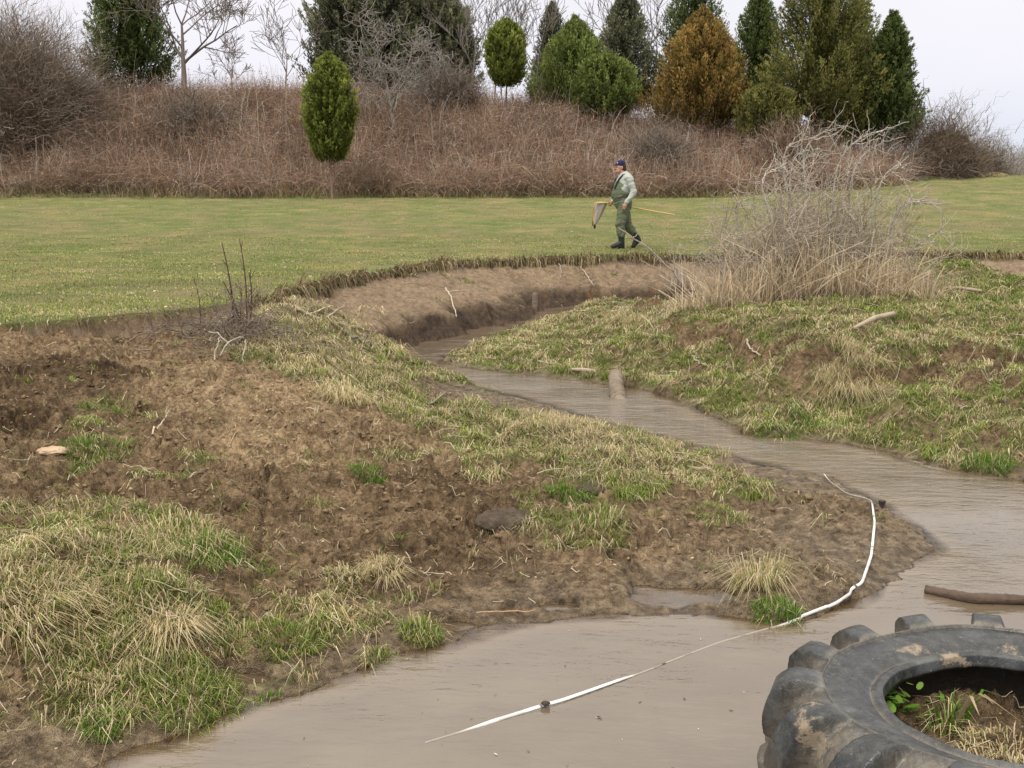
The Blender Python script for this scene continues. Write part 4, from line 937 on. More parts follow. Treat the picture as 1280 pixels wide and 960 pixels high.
# ---------------------------------------------------------------- the grey shrub
def dead_shrub():
    c0 = hit(1010, 372); root = empty('dead_shrub', c0); tag(root, 'large leafless grey shrub of arching stems on the right bank', 'shrub')
    out = []
    def P0(u, dy=0): x_ = (u - 640) / FPX * (c0.y + dy); return np.array([x_, c0.y + dy, H(x_, c0.y + dy) - .02]) - np.array(c0)
    for i in range(150):
        u = rng.normal(1005, 48) if i < 112 else rng.uniform(900, 1160); dy = rng.uniform(-.5, .8); p = P0(u, dy)
        rel = (u - 1010) / 120; d = np.array([rel * .42 + rng.normal(-.05, .16), rng.normal(0, .2), 1.0]); d /= np.linalg.norm(d)
        hgt = np.interp(u, [880, 950, 1000, 1040, 1080, 1130, 1180], [.5, 1.1, 1.6, 1.65, 1.25, .85, .45]) * rng.uniform(.5, 1.05)
        grow(p, d, hgt, rng.uniform(.009, .016), 2, out, k=7, spread=.85, nb=4, up=-.04, wob=.16, minr=.0035)
    poly_mesh('stems', out, M['wood'], (.44, .375, .30), root, 3)
    # the arching top sprays
    arc = []
    for (u0, pts) in [(1020, [(1010, 250), (1000, 190), (1022, 165), (1060, 157)]), (1030, [(1040, 260), (1045, 200), (1075, 168), (1118, 160)]), (1010, [(990, 260), (975, 205), (985, 178), (1020, 172)]),
                      (1060, [(1062, 280), (1060, 220), (1085, 185), (1105, 180)]), (1100, [(1110, 300), (1128, 255), (1150, 250), (1178, 262)]), (1120, [(1125, 330), (1150, 300), (1175, 290), (1198, 262)]),
                      (960, [(930, 300), (915, 262), (925, 250), (950, 245)]), (1080, [(1090, 260), (1105, 215), (1122, 208), (1140, 214)]), (990, [(965, 270), (948, 230), (960, 212), (985, 215)]),
                      (1110, [(1112, 300), (1116, 262), (1140, 250), (1165, 252)]), (1000, [(985, 240), (990, 195), (1010, 185), (1045, 190)])]:
        Yb = c0.y + rng.uniform(-.2, .5); b = P0(u0, Yb - c0.y); Q = [b]
        for (u, v) in pts:
            q = atY(u, v, Yb + rng.uniform(-.15, .15)); Q.append(np.array(q) - np.array(c0))
        Q = np.array(Q); t = np.linspace(0, 1, len(Q)); tt = np.linspace(0, 1, 16)
        W = np.stack([np.interp(tt, t, Q[:, i]) for i in range(3)], 1)
        for _ in range(4): W[1:-1] = (W[:-2] + 2 * W[1:-1] + W[2:]) / 4
        for a_ in (0,): arc.append((W, np.linspace(.015, .004, 16)))
        for j in range(14):
            i = rng.integers(5, 14); dd = (W[i + 1] - W[i]); dd /= np.linalg.norm(dd); dd = dd * .6 + rng.normal(0, .5, 3); dd /= np.linalg.norm(dd); L = rng.uniform(.1, .4)
            q = W[i][None] + dd[None] * np.linspace(0, L, 16)[:, None] + np.cumsum(rng.normal(0, .008, (16, 3)), 0); arc.append((q, np.linspace(.006, .003, 16)))
    poly_mesh('arching_stems', arc, M['wood'], (.45, .41, .36), root, 4)
dead_shrub()
# leaning branch beside it
def lean_branch():
    c0 = hit(872, 378); root_loc = np.array(c0); out = []
    for k_, (pts, r) in enumerate([([(872, 378), (845, 345), (815, 312), (772, 285)], .02), ([(868, 378), (835, 352), (828, 338), (800, 325)], .012), ([(870, 378), (850, 350), (842, 322), (836, 292)], .010), ([(872, 378), (905, 345), (950, 318), (985, 303)], .018), ([(872, 378), (870, 350), (880, 330), (900, 300)], .009)]):
        Q = [np.array(atY(u, v, c0.y + .12 * (k_ - 2) * i / 3 + .05)) - root_loc for i, (u, v) in enumerate(pts)]; Q = np.array(Q); t = np.linspace(0, 1, len(Q)); tt = np.linspace(0, 1, 14)
        W = np.stack([np.interp(tt, t, Q[:, i]) for i in range(3)], 1); W += rng.normal(0, .008, W.shape)
        W[0, 2] -= .08
        out.append((W, np.linspace(r, r * .35, 14)))
        for j in range(7):
            i = rng.integers(3, 12); dd = (W[i + 1] - W[i]); dd /= np.linalg.norm(dd) + 1e-9; dd = dd * .7 + rng.normal(0, .45, 3); dd /= np.linalg.norm(dd); L = rng.uniform(.1, .4)
            out.append((W[i][None] + dd[None] * np.linspace(0, L, 14)[:, None] + rng.normal(0, .006, (14, 3)), np.linspace(r * .4, .003, 14)))
    o = poly_mesh('fallen_branch', out, M['wood'], (.40, .36, .31), None, 5); o.location = c0; tag(o, 'pale branching bough leaning out to the left below the walking man', 'branch')
lean_branch()
# straw stalks around the shrub
def straw_patch():
    n = 6200; u = rng.normal(1005, 80, n); k = rng.random(n) < .3; u[k] = rng.uniform(830, 1170, k.sum()); c0 = hit(1010, 372); Y_ = c0.y + rng.uniform(-.9, 1.0, n) - .3 * np.abs(u - 1010) / 150; x = (u - 640) / FPX * Y_
    z0 = fastland(x, Y_); hgt = np.where(rng.random(n) < .12, rng.uniform(.6, .95, n), rng.uniform(.15, .62, n)) * np.exp(-((u - 1010) / 190) ** 2) * (1 + .9 * fbm(x * 2.2, Y_ * 2.2, 3, 401)).clip(.3, 1.7); kk = 4; t = np.linspace(0, 1, kk)[None]
    az = rng.uniform(0, 6.28, n); ln = rng.uniform(0, 1, n) ** 1.6 * 1.1
    P = np.stack([x[:, None] + (np.cos(az) * ln * hgt)[:, None] * t ** 1.5, Y_[:, None] + (np.sin(az) * ln * hgt)[:, None] * t ** 1.5, z0[:, None] + hgt[:, None] * t * (1 - .25 * ln[:, None] * t)], -1)
    V, F = ribbons(P, rng.uniform(.006, .013, n)[:, None] * (1.05 - .6 * t)); C = np.repeat(pick(np.array([(.60, .49, .33), (.52, .41, .27), (.68, .58, .42), (.40, .30, .19)]), n, .2), kk * 2, 0)
    C = C.reshape(n, kk, 2, 3) * np.array([.55, .85, 1, 1.05])[None, :, None, None]
    o = mesh_np('dry_stalks', V, F, M['straw'], col=C.reshape(-1, 3)); tag(o, 'thick stand of pale tan dead stalks round the foot of the grey shrub', 'dead grass', kind='stuff')
    # stalks lying in front
    n = 2600; u = rng.uniform(770, 1180, n); Y_ = rng.normal(12.9, .35, n); x = (u - 640) / FPX * Y_
straw_patch()
# upright white stalks left of the shrub
def stalk_clump(u, v, n, hmin, hmax, spread, label, c, name='stalk_clump', r=.004):
    c0 = hit(u, v); out = []
    for i in range(n):
        dx, dy = rng.normal(0, spread, 2); p = np.array([dx, dy, H(c0.x + dx, c0.y + dy) - c0.z - .02]); d = np.array([rng.normal(0, .12), rng.normal(0, .12), 1.0]); h = rng.uniform(hmin, hmax)
        q = p[None] + (d / np.linalg.norm(d))[None] * np.linspace(0, h, 6)[:, None] + rng.normal(0, h * .012, (6, 3)); out.append((q, np.linspace(r, r * .5, 6)))
    o = poly_mesh(name, out, M['wood'], c, None, 4); o.location = c0; tag(o, label, 'dead grass'); return o
stalk_clump(852, 352, 30, .3, .62, .13, 'upright bleached stalks between the leaning bough and the grey shrub', (.52, .45, .36), r=.006)
# brush pile and dark upright stems on the left
def brush_pile():
    c0 = hit(298, 418); out = []
    root = empty('brush_pile', c0); tag(root, 'tangled pile of grey dead twigs at the top of the ramp', 'brush pile')
    for i in range(210):
        a = rng.uniform(0, 6.28); p = np.array([rng.normal(0, .28), rng.normal(0, .25), 0]); p[2] = H(c0.x + p[0], c0.y + p[1]) - c0.z + rng.uniform(0, .10)
        d = np.array([rng.normal(0, .9) - .2, rng.normal(0, .6), rng.uniform(-.1, .8)]); d /= np.linalg.norm(d)
        grow(p, d, rng.uniform(.2, .55), rng.uniform(.004, .008), 1, out, k=6, spread=.7, nb=2, up=-.12, wob=.25, minr=.0022)
    poly_mesh('twigs', out, M['wood'], (.24, .19, .155), root, 3)
    out = []
    for (u, v, u1, v1) in [(270, 455, 276, 425), (276, 448, 304, 425), (303, 452, 308, 428), (262, 430, 282, 398), (290, 440, 262, 418)]:
        p = hit(u, v); q = atY(u1, v1, p.y + .15); W = np.stack([np.linspace(p[i], q[i], 6) for i in range(3)], 1) - np.array(c0) + rng.normal(0, .01, (6, 3)); W[:, 2] += .02 + .05 * np.sin(np.linspace(0, 3.1, 6)); out.append((W, np.linspace(.007, .0045, 6)))
    [poly_mesh('bleached_twig', [w_], M['wood'], (.42, .37, .30), root, 5) for w_ in out]
    out = []
    for (u, v, u1, v1, r) in [(292, 400, 277, 303, .010), (308, 392, 299, 298, .009), (312, 398, 311, 340, .009), (303, 415, 279, 352, .012), (250, 390, 240, 345, .005), (300, 395, 297, 348, .005)]:
        Yb = c0.y + .1; p = np.array(atY(u, v, Yb)); q = np.array(atY(u1, v1, Yb)); K = 8; t = np.linspace(0, 1, K)
        W = p[None] * (1 - t[:, None]) + q[None] * t[:, None]; W[:, 0] += np.sin(t * 3.1) * .02; W -= np.array(c0); W[0, 2] -= .12
        out.append((W, np.linspace(r, r * .4, K)))
        for j in range(5):
            i = rng.integers(2, K - 1); dd = np.array([rng.normal(0, .6), rng.normal(0, .5), .8]); L = rng.uniform(.04, .14); out.append((W[i][None] + (dd / np.linalg.norm(dd))[None] * np.linspace(0, L, K)[:, None], np.linspace(r * .4, .002, K)))
    poly_mesh('upright_stems', out, M['wood'], (.11, .07, .055), root, 5)
brush_pile()

# ---------------------------------------------------------------- tussocks
def tussock(u, v, rad, hgt, nb, straw_f, label, droop=.9, lean=(0, 0), wid=.0031, zo=0, name='grass_tussock', cat='grass tuft', group=None, green=None):
    c0 = hit(u, v); n = nb
    r_ = rad * np.sqrt(rng.random(n)); a = rng.uniform(0, 6.28, n); x, y = r_ * np.cos(a), r_ * np.sin(a)
    zz = fastland(c0.x + x, c0.y + y) - c0.z - .005
    stx = rng.random(n) < straw_f
    h = hgt * rng.uniform(.5, 1.1, n) * np.where(stx, 1.1, .85); col = np.where(stx[:, None], pick(STRAW * 1.12, n, .22), pick(GREEN if green is None else green, n, .2))
    sub_ = rng.integers(0, 9, n); sl_ = rng.normal(0, .22, (9, 2)); h = h * rng.uniform(.6, 1.15, 9)[sub_]; ln = np.stack([rng.normal(lean[0], .16, n), rng.normal(lean[1], .16, n)], 1) + sl_[sub_] + np.stack([x, y], 1) / max(rad, .01) * .22
    V, Fx, C = blades(np.stack([x, y, zz], 1), np.arctan2(y, x) + rng.normal(0, 1.1, n), h, wid * rng.uniform(.7, 1.4, n), np.where(stx, rng.uniform(.5, 1.6, n) * droop, rng.uniform(.2, .9, n)), ln, col)
    o = mesh_np(name, V, Fx, M['grass'], col=C); o.location = c0; tag(o, label, cat, group); return o
BG = np.array([(.11, .22, .025), (.15, .27, .04), (.09, .18, .02)])
tussock(214, 785, .08, .12, 420, .97, 'drooping bundle of pale straw grass over the front of the near left tussock', lean=(.35, -.5), droop=1.2)
tussock(165, 745, .30, .060, 3200, .25, 'broad green topped tussock at the lower left')
tussock(120, 820, .24, .070, 2300, .35, 'yellowish tussock below the broad green topped one')
tussock(25, 745, .26, .10, 1700, .75, 'straw tussock cut by the left edge of the picture', lean=(.35, -.3))
tussock(262, 700, .12, .15, 700, .15, 'upright bright green tuft right of the broad tussock', green=BG)
tussock(225, 690, .2, .12, 1200, .5, 'mixed green and straw tuft behind the broad tussock')
tussock(480, 728, .07, .11, 420, .97, 'small fan of dry straw grass on the mud', lean=(.2, -.2))
tussock(435, 724, .11, .06, 620, .6, 'low straw and green tuft left of the dry fan')
tussock(360, 805, .14, .09, 900, .1, 'green tuft beside the small pool at the near water edge')
tussock(948, 735, .10, .20, 600, .7, 'tall dead and green tuft on the tip of the bar')
tussock(972, 772, .10, .10, 650, .1, 'bright green tuft at the water edge where the tape enters', green=BG)
tussock(972, 548, .16, .13, 800, .05, 'round bright green tuft standing in the stream bend', green=BG)
tussock(1008, 535, .14, .13, 650, .1, 'second green tuft behind the round one at the stream bend', green=BG)
tussock(1233, 582, .16, .14, 700, .1, 'green tuft on the right shore by the open water', green=BG)
tussock(527, 795, .09, .09, 450, .2, 'small dark green tuft on the wet shore')
tussock(477, 832, .08, .06, 320, .3, 'low tuft half in the water at the near shore')
tussock(335, 905, .10, .06, 420, .1, 'flat green tuft lying in the shallows at the bottom left', green=BG)
tussock(240, 872, .17, .09, 1100, .1, 'spreading green tuft on mud at the lower left shore')
tussock(135, 912, .08, .09, 300, .1, 'small green sprig at the bottom left mud', green=BG)
tussock(712, 612, .14, .10, 750, .05, 'bright green tuft around the smaller cow pat', green=BG)
tussock(460, 598, .11, .10, 500, .1, 'bright green tuft alone on the brown soil of the bar', green=BG)
tussock(745, 665, .17, .10, 900, .25, 'grey green tuft below the smaller cow pat')
tussock(120, 570, .20, .09, 800, .15, 'green tuft beside the flat stone on the ramp', green=BG)
tussock(1062, 462, .25, .20, 900, .95, 'tan grass overhanging the scarp of the right bank', lean=(0, -.6), droop=1.3)
tussock(700, 528, .28, .11, 1300, .95, 'pale straw mat on the crest of the near bar')
tussock(785, 402, .28, .14, 700, .9, 'pale dead grass patch on the island by the leaning bough', lean=(-.3, 0), wid=.006)
tussock(900, 640, .16, .06, 700, .2, 'low green mat near the tip of the bar')
tussock(190, 640, .1, .1, 350, .2, 'small green tuft above the left tussocks', green=BG)
tussock(430, 500, .2, .16, 700, .9, 'tawny tuft in the pale grass below the tan bank', wid=.005)
tussock(1192, 897, .045, .17, 14, .1, 'thin green sprig with two long leaves inside the tyre', wid=.012, green=BG)
tussock(1185, 912, .05, .09, 130, .2, 'small green tuft growing in the mud inside the tyre', green=BG)
tussock(1255, 945, .12, .06, 420, .95, 'pale dead grass inside the tyre against its near rim')
# leafy weed in the tyre
def weed():
    c0 = hit(1122, 888); n = 34; out = []
    P = np.stack([rng.normal(0, .035, n), rng.normal(0, .035, n), rng.uniform(.01, .09, n)], 1); az = rng.uniform(0, 6.28, n); s = rng.uniform(.012, .02, n)
    k = 8; an = np.arange(k) * 2 * np.pi / k
    V = P[:, None] + s[:, None, None] * np.stack([np.cos(an)[None] * np.cos(az)[:, None] - .6 * np.sin(an)[None] * np.sin(az)[:, None], np.cos(an)[None] * np.sin(az)[:, None] + .6 * np.sin(an)[None] * np.cos(az)[:, None], .4 * np.cos(an)[None] + 0 * az[:, None]], -1)
    root = empty('weed', c0); tag(root, 'small round leaved green weed in the mud inside the tyre', 'weed')
    mesh_np('leaves', V.reshape(-1, 3), np.arange(n * k).reshape(n, k), M['grass'], col=np.repeat(pick(BG * .9, n), k, 0), parent=root)
    for i in range(0, n, 2): out.append((np.linspace([0, 0, -.01], P[i], 5), np.full(5, .0012)))
    poly_mesh('stems', out, M['wood'], (.12, .18, .05), root, 4)
weed()

# ---------------------------------------------------------------- tractor tyre
def m_tyre():
    t = NT('tyre_rubber'); co = t.coord()
    n = t.noise(5, 6, .65, co); n2 = t.noise(28, 5, .7, co); base = t.ramp(n, [(.3, (.012, .013, .014)), (.52, (.030, .034, .037)), (.72, (.095, .105, .11))])
    sp = t.add('ShaderNodeSeparateXYZ'); t.l.new(co, sp.inputs[0])
    # silt dried in patches and low on the tread
    mud = t.ramp(t.noise(4.2, 7, .72, co), [(.60, (0, 0, 0)), (.65, (1, 1, 1))]); dust = t.ramp(n2, [(.45, (0, 0, 0)), (.75, (.5, .5, .5))])
    lowm = t.ramp(t.math('ADD', sp.outputs[2], t.math('MULTIPLY', n, .12)), [(.0, (1, 1, 1)), (.17, (0, 0, 0))])
    c = t.mix(t.math('MULTIPLY', dust, .45), base, (.27, .255, .23)); c = t.mix(t.math('MULTIPLY', mud, .75), c, (.34, .27, .19)); c = t.mix(t.math('MULTIPLY', lowm, .75), c, (.12, .088, .055))
    gr_ = t.math('MULTIPLY', t.attr('groove'), t.ramp(n2, [(.3, (.25, .25, .25)), (.6, (.9, .9, .9))])); c = t.mix(t.math('MULTIPLY', gr_, .7), c, (.22, .19, .15))
    sc3 = t.add('ShaderNodeMapping'); sc3.inputs['Scale'].default_value = (1, 1, .25); t.l.new(co, sc3.inputs[0]); scuf = t.ramp(t.noise(70, 3, .75, sc3.outputs[0]), [(.62, (0, 0, 0)), (.72, (1, 1, 1))]); c = t.mix(t.math('MULTIPLY', scuf, .35), c, (.36, .35, .33))
    crk = t.add('ShaderNodeTexVoronoi', feature='DISTANCE_TO_EDGE'); crk.inputs['Scale'].default_value = 26; t.l.new(co, crk.inputs['Vector']); ck = t.ramp(crk.outputs['Distance'], [(.0, (0, 0, 0)), (.03, (1, 1, 1))])
    t.bump(t.math('ADD', t.math('ADD', n2, t.math('MULTIPLY', mud, .5)), t.math('MULTIPLY', ck, .18)), .6, .007)
    return t.done(c, t.ramp(n, [(.3, (.24,) * 3), (.7, (.50,) * 3)]), .55)
M['tyre'] = m_tyre()
def tyre():
    Ro, Rb, Wd, Th = .735, .375, .37, .02
    S = 720; NL = 16
    # outer profile, from top bead over the tread to the bottom bead: (r, z, lugweight)
    pr = [(.372, .135, 0), (.376, .165, 0), (.392, .172, 0), (.405, .166, 0), (.412, .160, 0), (.42, .166, 0), (.45, .182, 0), (.50, .194, 0), (.540, .196, 0), (.544, .206, 0), (.548, .197, .25), (.57, .188, .55), (.595, .170, .85), (.618, .145, 1), (.634, .115, 1), (.645, .08, 1), (.652, .04, 1), (.654, .0, 1), (.652, -.04, 1), (.645, -.08, 1), (.632, -.125, 1), (.62, -.17, .6), (.58, -.188, .1), (.50, -.192, 0), (.43, -.17, 0), (.375, -.165, 0), (.372, -.135, 0)]
    pr = np.array(pr); s_ = np.concatenate([[0], np.cumsum(np.hypot(np.diff(pr[:, 0]), np.diff(pr[:, 1])))]); K = 260; ss = np.linspace(0, s_[-1], K)
    O = np.stack([np.interp(ss, s_, pr[:, i]) for i in range(3)], 1)
    inn = O[::-1].copy(); inn[:, 0] = np.where(np.abs(inn[:, 1]) > .13, inn[:, 0], inn[:, 0] - .022); cz = inn[:, 1].copy(); inn[:, 1] = cz * .87; inn[:, 0] = np.clip(inn[:, 0] - .004, .376, None); inn[:, 2] = 0
    inn = inn[2:-2:3]
    A = np.concatenate([O, inn]); Kt = len(A)
    th = np.arange(S) * 2 * np.pi / S
    TH, RR = np.meshgrid(th, A[:, 0], indexing='ij'); ZZ = np.broadcast_to(A[:, 1], TH.shape).copy(); LW = np.broadcast_to(A[:, 2], TH.shape)
    # slanting lugs, alternate sides
    zz = ZZ / .19
    ph = TH * NL / (2 * np.pi)
    up = np.cos(2 * np.pi * (ph + .55 * (1 - zz) * .55)); dn = np.cos(2 * np.pi * (ph + .5 + .55 * (1 + zz) * .55))
    lug = np.maximum(sstep(.0, .5, up) * sstep(-.15, .05, zz), sstep(.0, .5, dn) * sstep(.15, -.05, zz))
    nz = np.cos(np.clip(zz, -1, 1) * 1.0)
    amp = .074 * LW * (1 + .25 * perlin(ph * 1.7, zz * 1.2, 9))
    RR = RR + lug * amp * (.55 + .5 * nz); ZZ = ZZ + lug * .040 * np.clip(LW * 1.4, 0, 1) ** .8 * np.sign(zz) * sstep(.35, .9, np.abs(zz))
    # worn, slightly sagging casing
    wob = fbm(np.cos(TH) * 1.7 + 3, np.sin(TH) * 1.7 + ZZ * 2, 3, 71)
    ZZ = ZZ + .012 * wob + np.where(np.arange(Kt)[None, :] < K, 1, 0) * .02 * np.exp(-((TH - 3.95) / .35) ** 2) * sstep(.45, .6, RR) * (ZZ > 0)
    RR = RR * (1 + .012 * wob)
    X = RR * np.cos(TH); Y = RR * np.sin(TH)
    ga_ = np.maximum(np.clip(LW * 1.5, 0, 1) * (1 - lug), 1.1 * np.exp(-((TH * 0 + np.broadcast_to(A[:, 0], TH.shape) - .544) / .0035) ** 2) * (ZZ > 0) + .9 * np.exp(-((np.broadcast_to(A[:, 0], TH.shape) - .411) / .006) ** 2) * (ZZ > 0)).ravel()
    V = np.stack([X, Y, ZZ], -1).reshape(-1, 3)
    id_ = np.arange(S * Kt).reshape(S, Kt); n1 = np.roll(id_, -1, 0); n2 = np.roll(id_, -1, 1); n3 = np.roll(n1, -1, 1)
    F = np.stack([id_, n1, n3, n2], -1).reshape(-1, 4)
    return V, F, ga_
TV, TF, TG = tyre()
tc = at(1286, 897, .37)
root = empty('tractor_tyre', (tc[0], tc[1], .235)); tag(root, 'old black tractor tyre with big lugs lying flat in the stream', 'tyre')
to = mesh_np('casing', TV, TF, M['tyre'], smooth=True, parent=root, attrs=dict(groove=TG))
root.rotation_euler = (R(-4), R(-1.5), R(8))

# ---------------------------------------------------------------- measuring tape
def m_tape():
    t = NT('tape'); c = t.attr('Col', 'Color'); return t.done(c, .45, .4)
M['tape'] = m_tape()
def tape():
    pts = [(1030, 600, -.02), (1040, 611, .01), (1062, 625, .03), (1088, 636, .05), (1093, 662, .05), (1089, 695, .045), (1077, 732, .035), (1045, 754, .03), (1000, 773, .012), (992, 777, .004), (960, 786, .0), (900, 803, .0), (850, 822, .0), (800, 842, .0),
           (782, 847, .004), (740, 862, .006), (700, 876, .006), (680, 881, .008), (662, 887, .006), (620, 900, .004), (585, 912, .002), (545, 925, .0), (500, 938, -.03)]
    P = []
    for u, v, zz in pts:
        if zz is None: q = hit(u, v); P.append((q.x, q.y, q.z + .02))
        else: x, y = at(u, v, max(zz, 0)); P.append((x, y, zz))
    P = np.array(P); t = np.concatenate([[0], np.cumsum(np.linalg.norm(np.diff(P[:, :2], axis=0), axis=1))]); K = 420; tt = np.linspace(0, t[-1], K)
    Q = np.stack([np.interp(tt, t, P[:, i]) for i in range(3)], 1)
    for _ in range(14): Q[1:-1] = (Q[:-2] + 2 * Q[1:-1] + Q[2:]) / 4
    T = np.gradient(Q, axis=0); T /= np.linalg.norm(T, axis=1, keepdims=True); up = np.array([0, 0, 1.0]); S = np.cross(T, up); S /= np.linalg.norm(S, axis=1, keepdims=True)
    tw = .55 + .35 * np.sin(tt * 3.1); dirv = S * np.cos(tw)[:, None] + np.cross(S, T) * np.sin(tw)[:, None]
    w = .0065; gz = fastland(Q[:, 0], Q[:, 1]); onb = gz > 0; Q[:, 2] = np.where(onb, np.maximum(Q[:, 2], gz + .012), Q[:, 2]); mz_ = np.array([Q[max(0, a_ - 6):a_ + 7, 2].max() for a_ in range(K)]); mz_ = np.convolve(np.pad(mz_, 8, mode='edge'), np.ones(17) / 17, 'valid'); Q[:, 2] = np.where(onb, mz_, Q[:, 2])
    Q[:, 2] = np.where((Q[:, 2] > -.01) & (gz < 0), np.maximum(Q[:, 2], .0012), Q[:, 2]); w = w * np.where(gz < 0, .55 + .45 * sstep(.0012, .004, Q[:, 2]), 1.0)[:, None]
    A, B = Q - dirv * w, Q + dirv * w; N = np.cross(T, dirv) * .0008
    V = np.concatenate([A - N, B - N, B + N, A + N]); i = np.arange(K - 1); F = np.concatenate([np.stack([i + a * K, i + 1 + a * K, i + 1 + b * K, i + b * K], 1) for a, b in ((0, 1), (1, 2), (2, 3), (3, 0))])
    c = np.full((K, 3), .78); c *= (1 - .06 * rng.random((K, 1)))
    Q2 = Q[:, 2]; water_tint = (sstep(.0035, .0, Q2) * (gz < 0))[:, None]; c = c * (1 - water_tint) + np.array([.20, .145, .09]) * water_tint; c *= 1 - .25 * (fbm(tt * 6, tt * 0, 3, 7) > .15)[:, None]  # muddy water's tint painted on the run meant as submerged
    c[(np.abs((tt % .61) - .3) < .008)] = (.06, .05, .05)
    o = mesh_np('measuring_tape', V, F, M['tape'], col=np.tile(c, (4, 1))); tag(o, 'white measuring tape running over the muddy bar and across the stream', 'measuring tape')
    return Q, tt
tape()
M['dark'] = m_simple('dark_metal', (.03, .024, .02), (.08, .06, .05), 20, .6, .3, .004)
x, y = at(1101, 633, .03); log('peg', [(x, y, -.06), (x + .005, y, .035), (x + .006, y, .065)], [.012, .014, .022], M['dark'], 'small dark peg in the water beside the bend of the white tape', 'peg', 4)
x, y = at(682, 880, .01); rock('knot', (x, y, .012), (.016, .012, .010), M['dark'], 31, 'small dark weight where the floating tape is joined', 'weight')

# ---------------------------------------------------------------- man
def blob(name, prims, voxel, mat, parent=None, smooth=3, fold=None, loc=(0, 0, 0), cut=None):
    """one closed skin grown over overlapping tapered capsules (p0, r0, p1, r1[, squash])"""
    bm = bmesh.new()
    for pr_ in prims:
        p0, r0, p1, r1 = pr_[:4]; p0, p1 = Vector(p0), Vector(p1); L = (p1 - p0).length; n = max(2, int(L / (min(r0, r1) * .3)) + 1) if L > 1e-5 else 1
        n = min(n, 26)
        sq = pr_[4] if len(pr_) > 4 else (1, 1, 1)
        for i in range(n):
            f = i / max(n - 1, 1); c = p0.lerp(p1, f); r = r0 + (r1 - r0) * f
            bmesh.ops.create_icosphere(bm, subdivisions=3 if r > .03 else 2, radius=r, matrix=Matrix.Translation(c) @ Matrix.Diagonal((*sq, 1)))
    me = bpy.data.meshes.new(name + '_raw'); bm.to_mesh(me); bm.free()
    tmp = bpy.data.objects.new('tmp', me); COL.objects.link(tmp)
    m = tmp.modifiers.new('r', 'REMESH'); m.mode = 'VOXEL'; m.voxel_size = voxel
    m = tmp.modifiers.new('s', 'SMOOTH'); m.factor = .5; m.iterations = smooth
    dg = bpy.context.evaluated_depsgraph_get(); dg.update(); ev = tmp.evaluated_get(dg); me2 = bpy.data.meshes.new_from_object(ev); me2.name = name
    bpy.data.objects.remove(tmp); bpy.data.meshes.remove(me)
    if fold:
        n = len(me2.vertices); co = np.zeros(n * 3, np.float32); no = np.zeros(n * 3, np.float32); me2.vertices.foreach_get('co', co); me2.vertex_normals.foreach_get('vector', no); co = co.reshape(-1, 3); no = no.reshape(-1, 3)
        co += no * (fold * fbm(co[:, 0] * 9 + co[:, 1] * 4, co[:, 2] * 14 + co[:, 1] * 5, 3, 77))[:, None]; me2.vertices.foreach_set('co', co.ravel())
    me2.polygons.foreach_set('use_smooth', np.ones(len(me2.polygons), bool)); me2.materials.clear(); me2.materials.append(mat)
    o = bpy.data.objects.new(name, me2); COL.objects.link(o); o.location = loc
    if parent: o.parent = parent
    return o
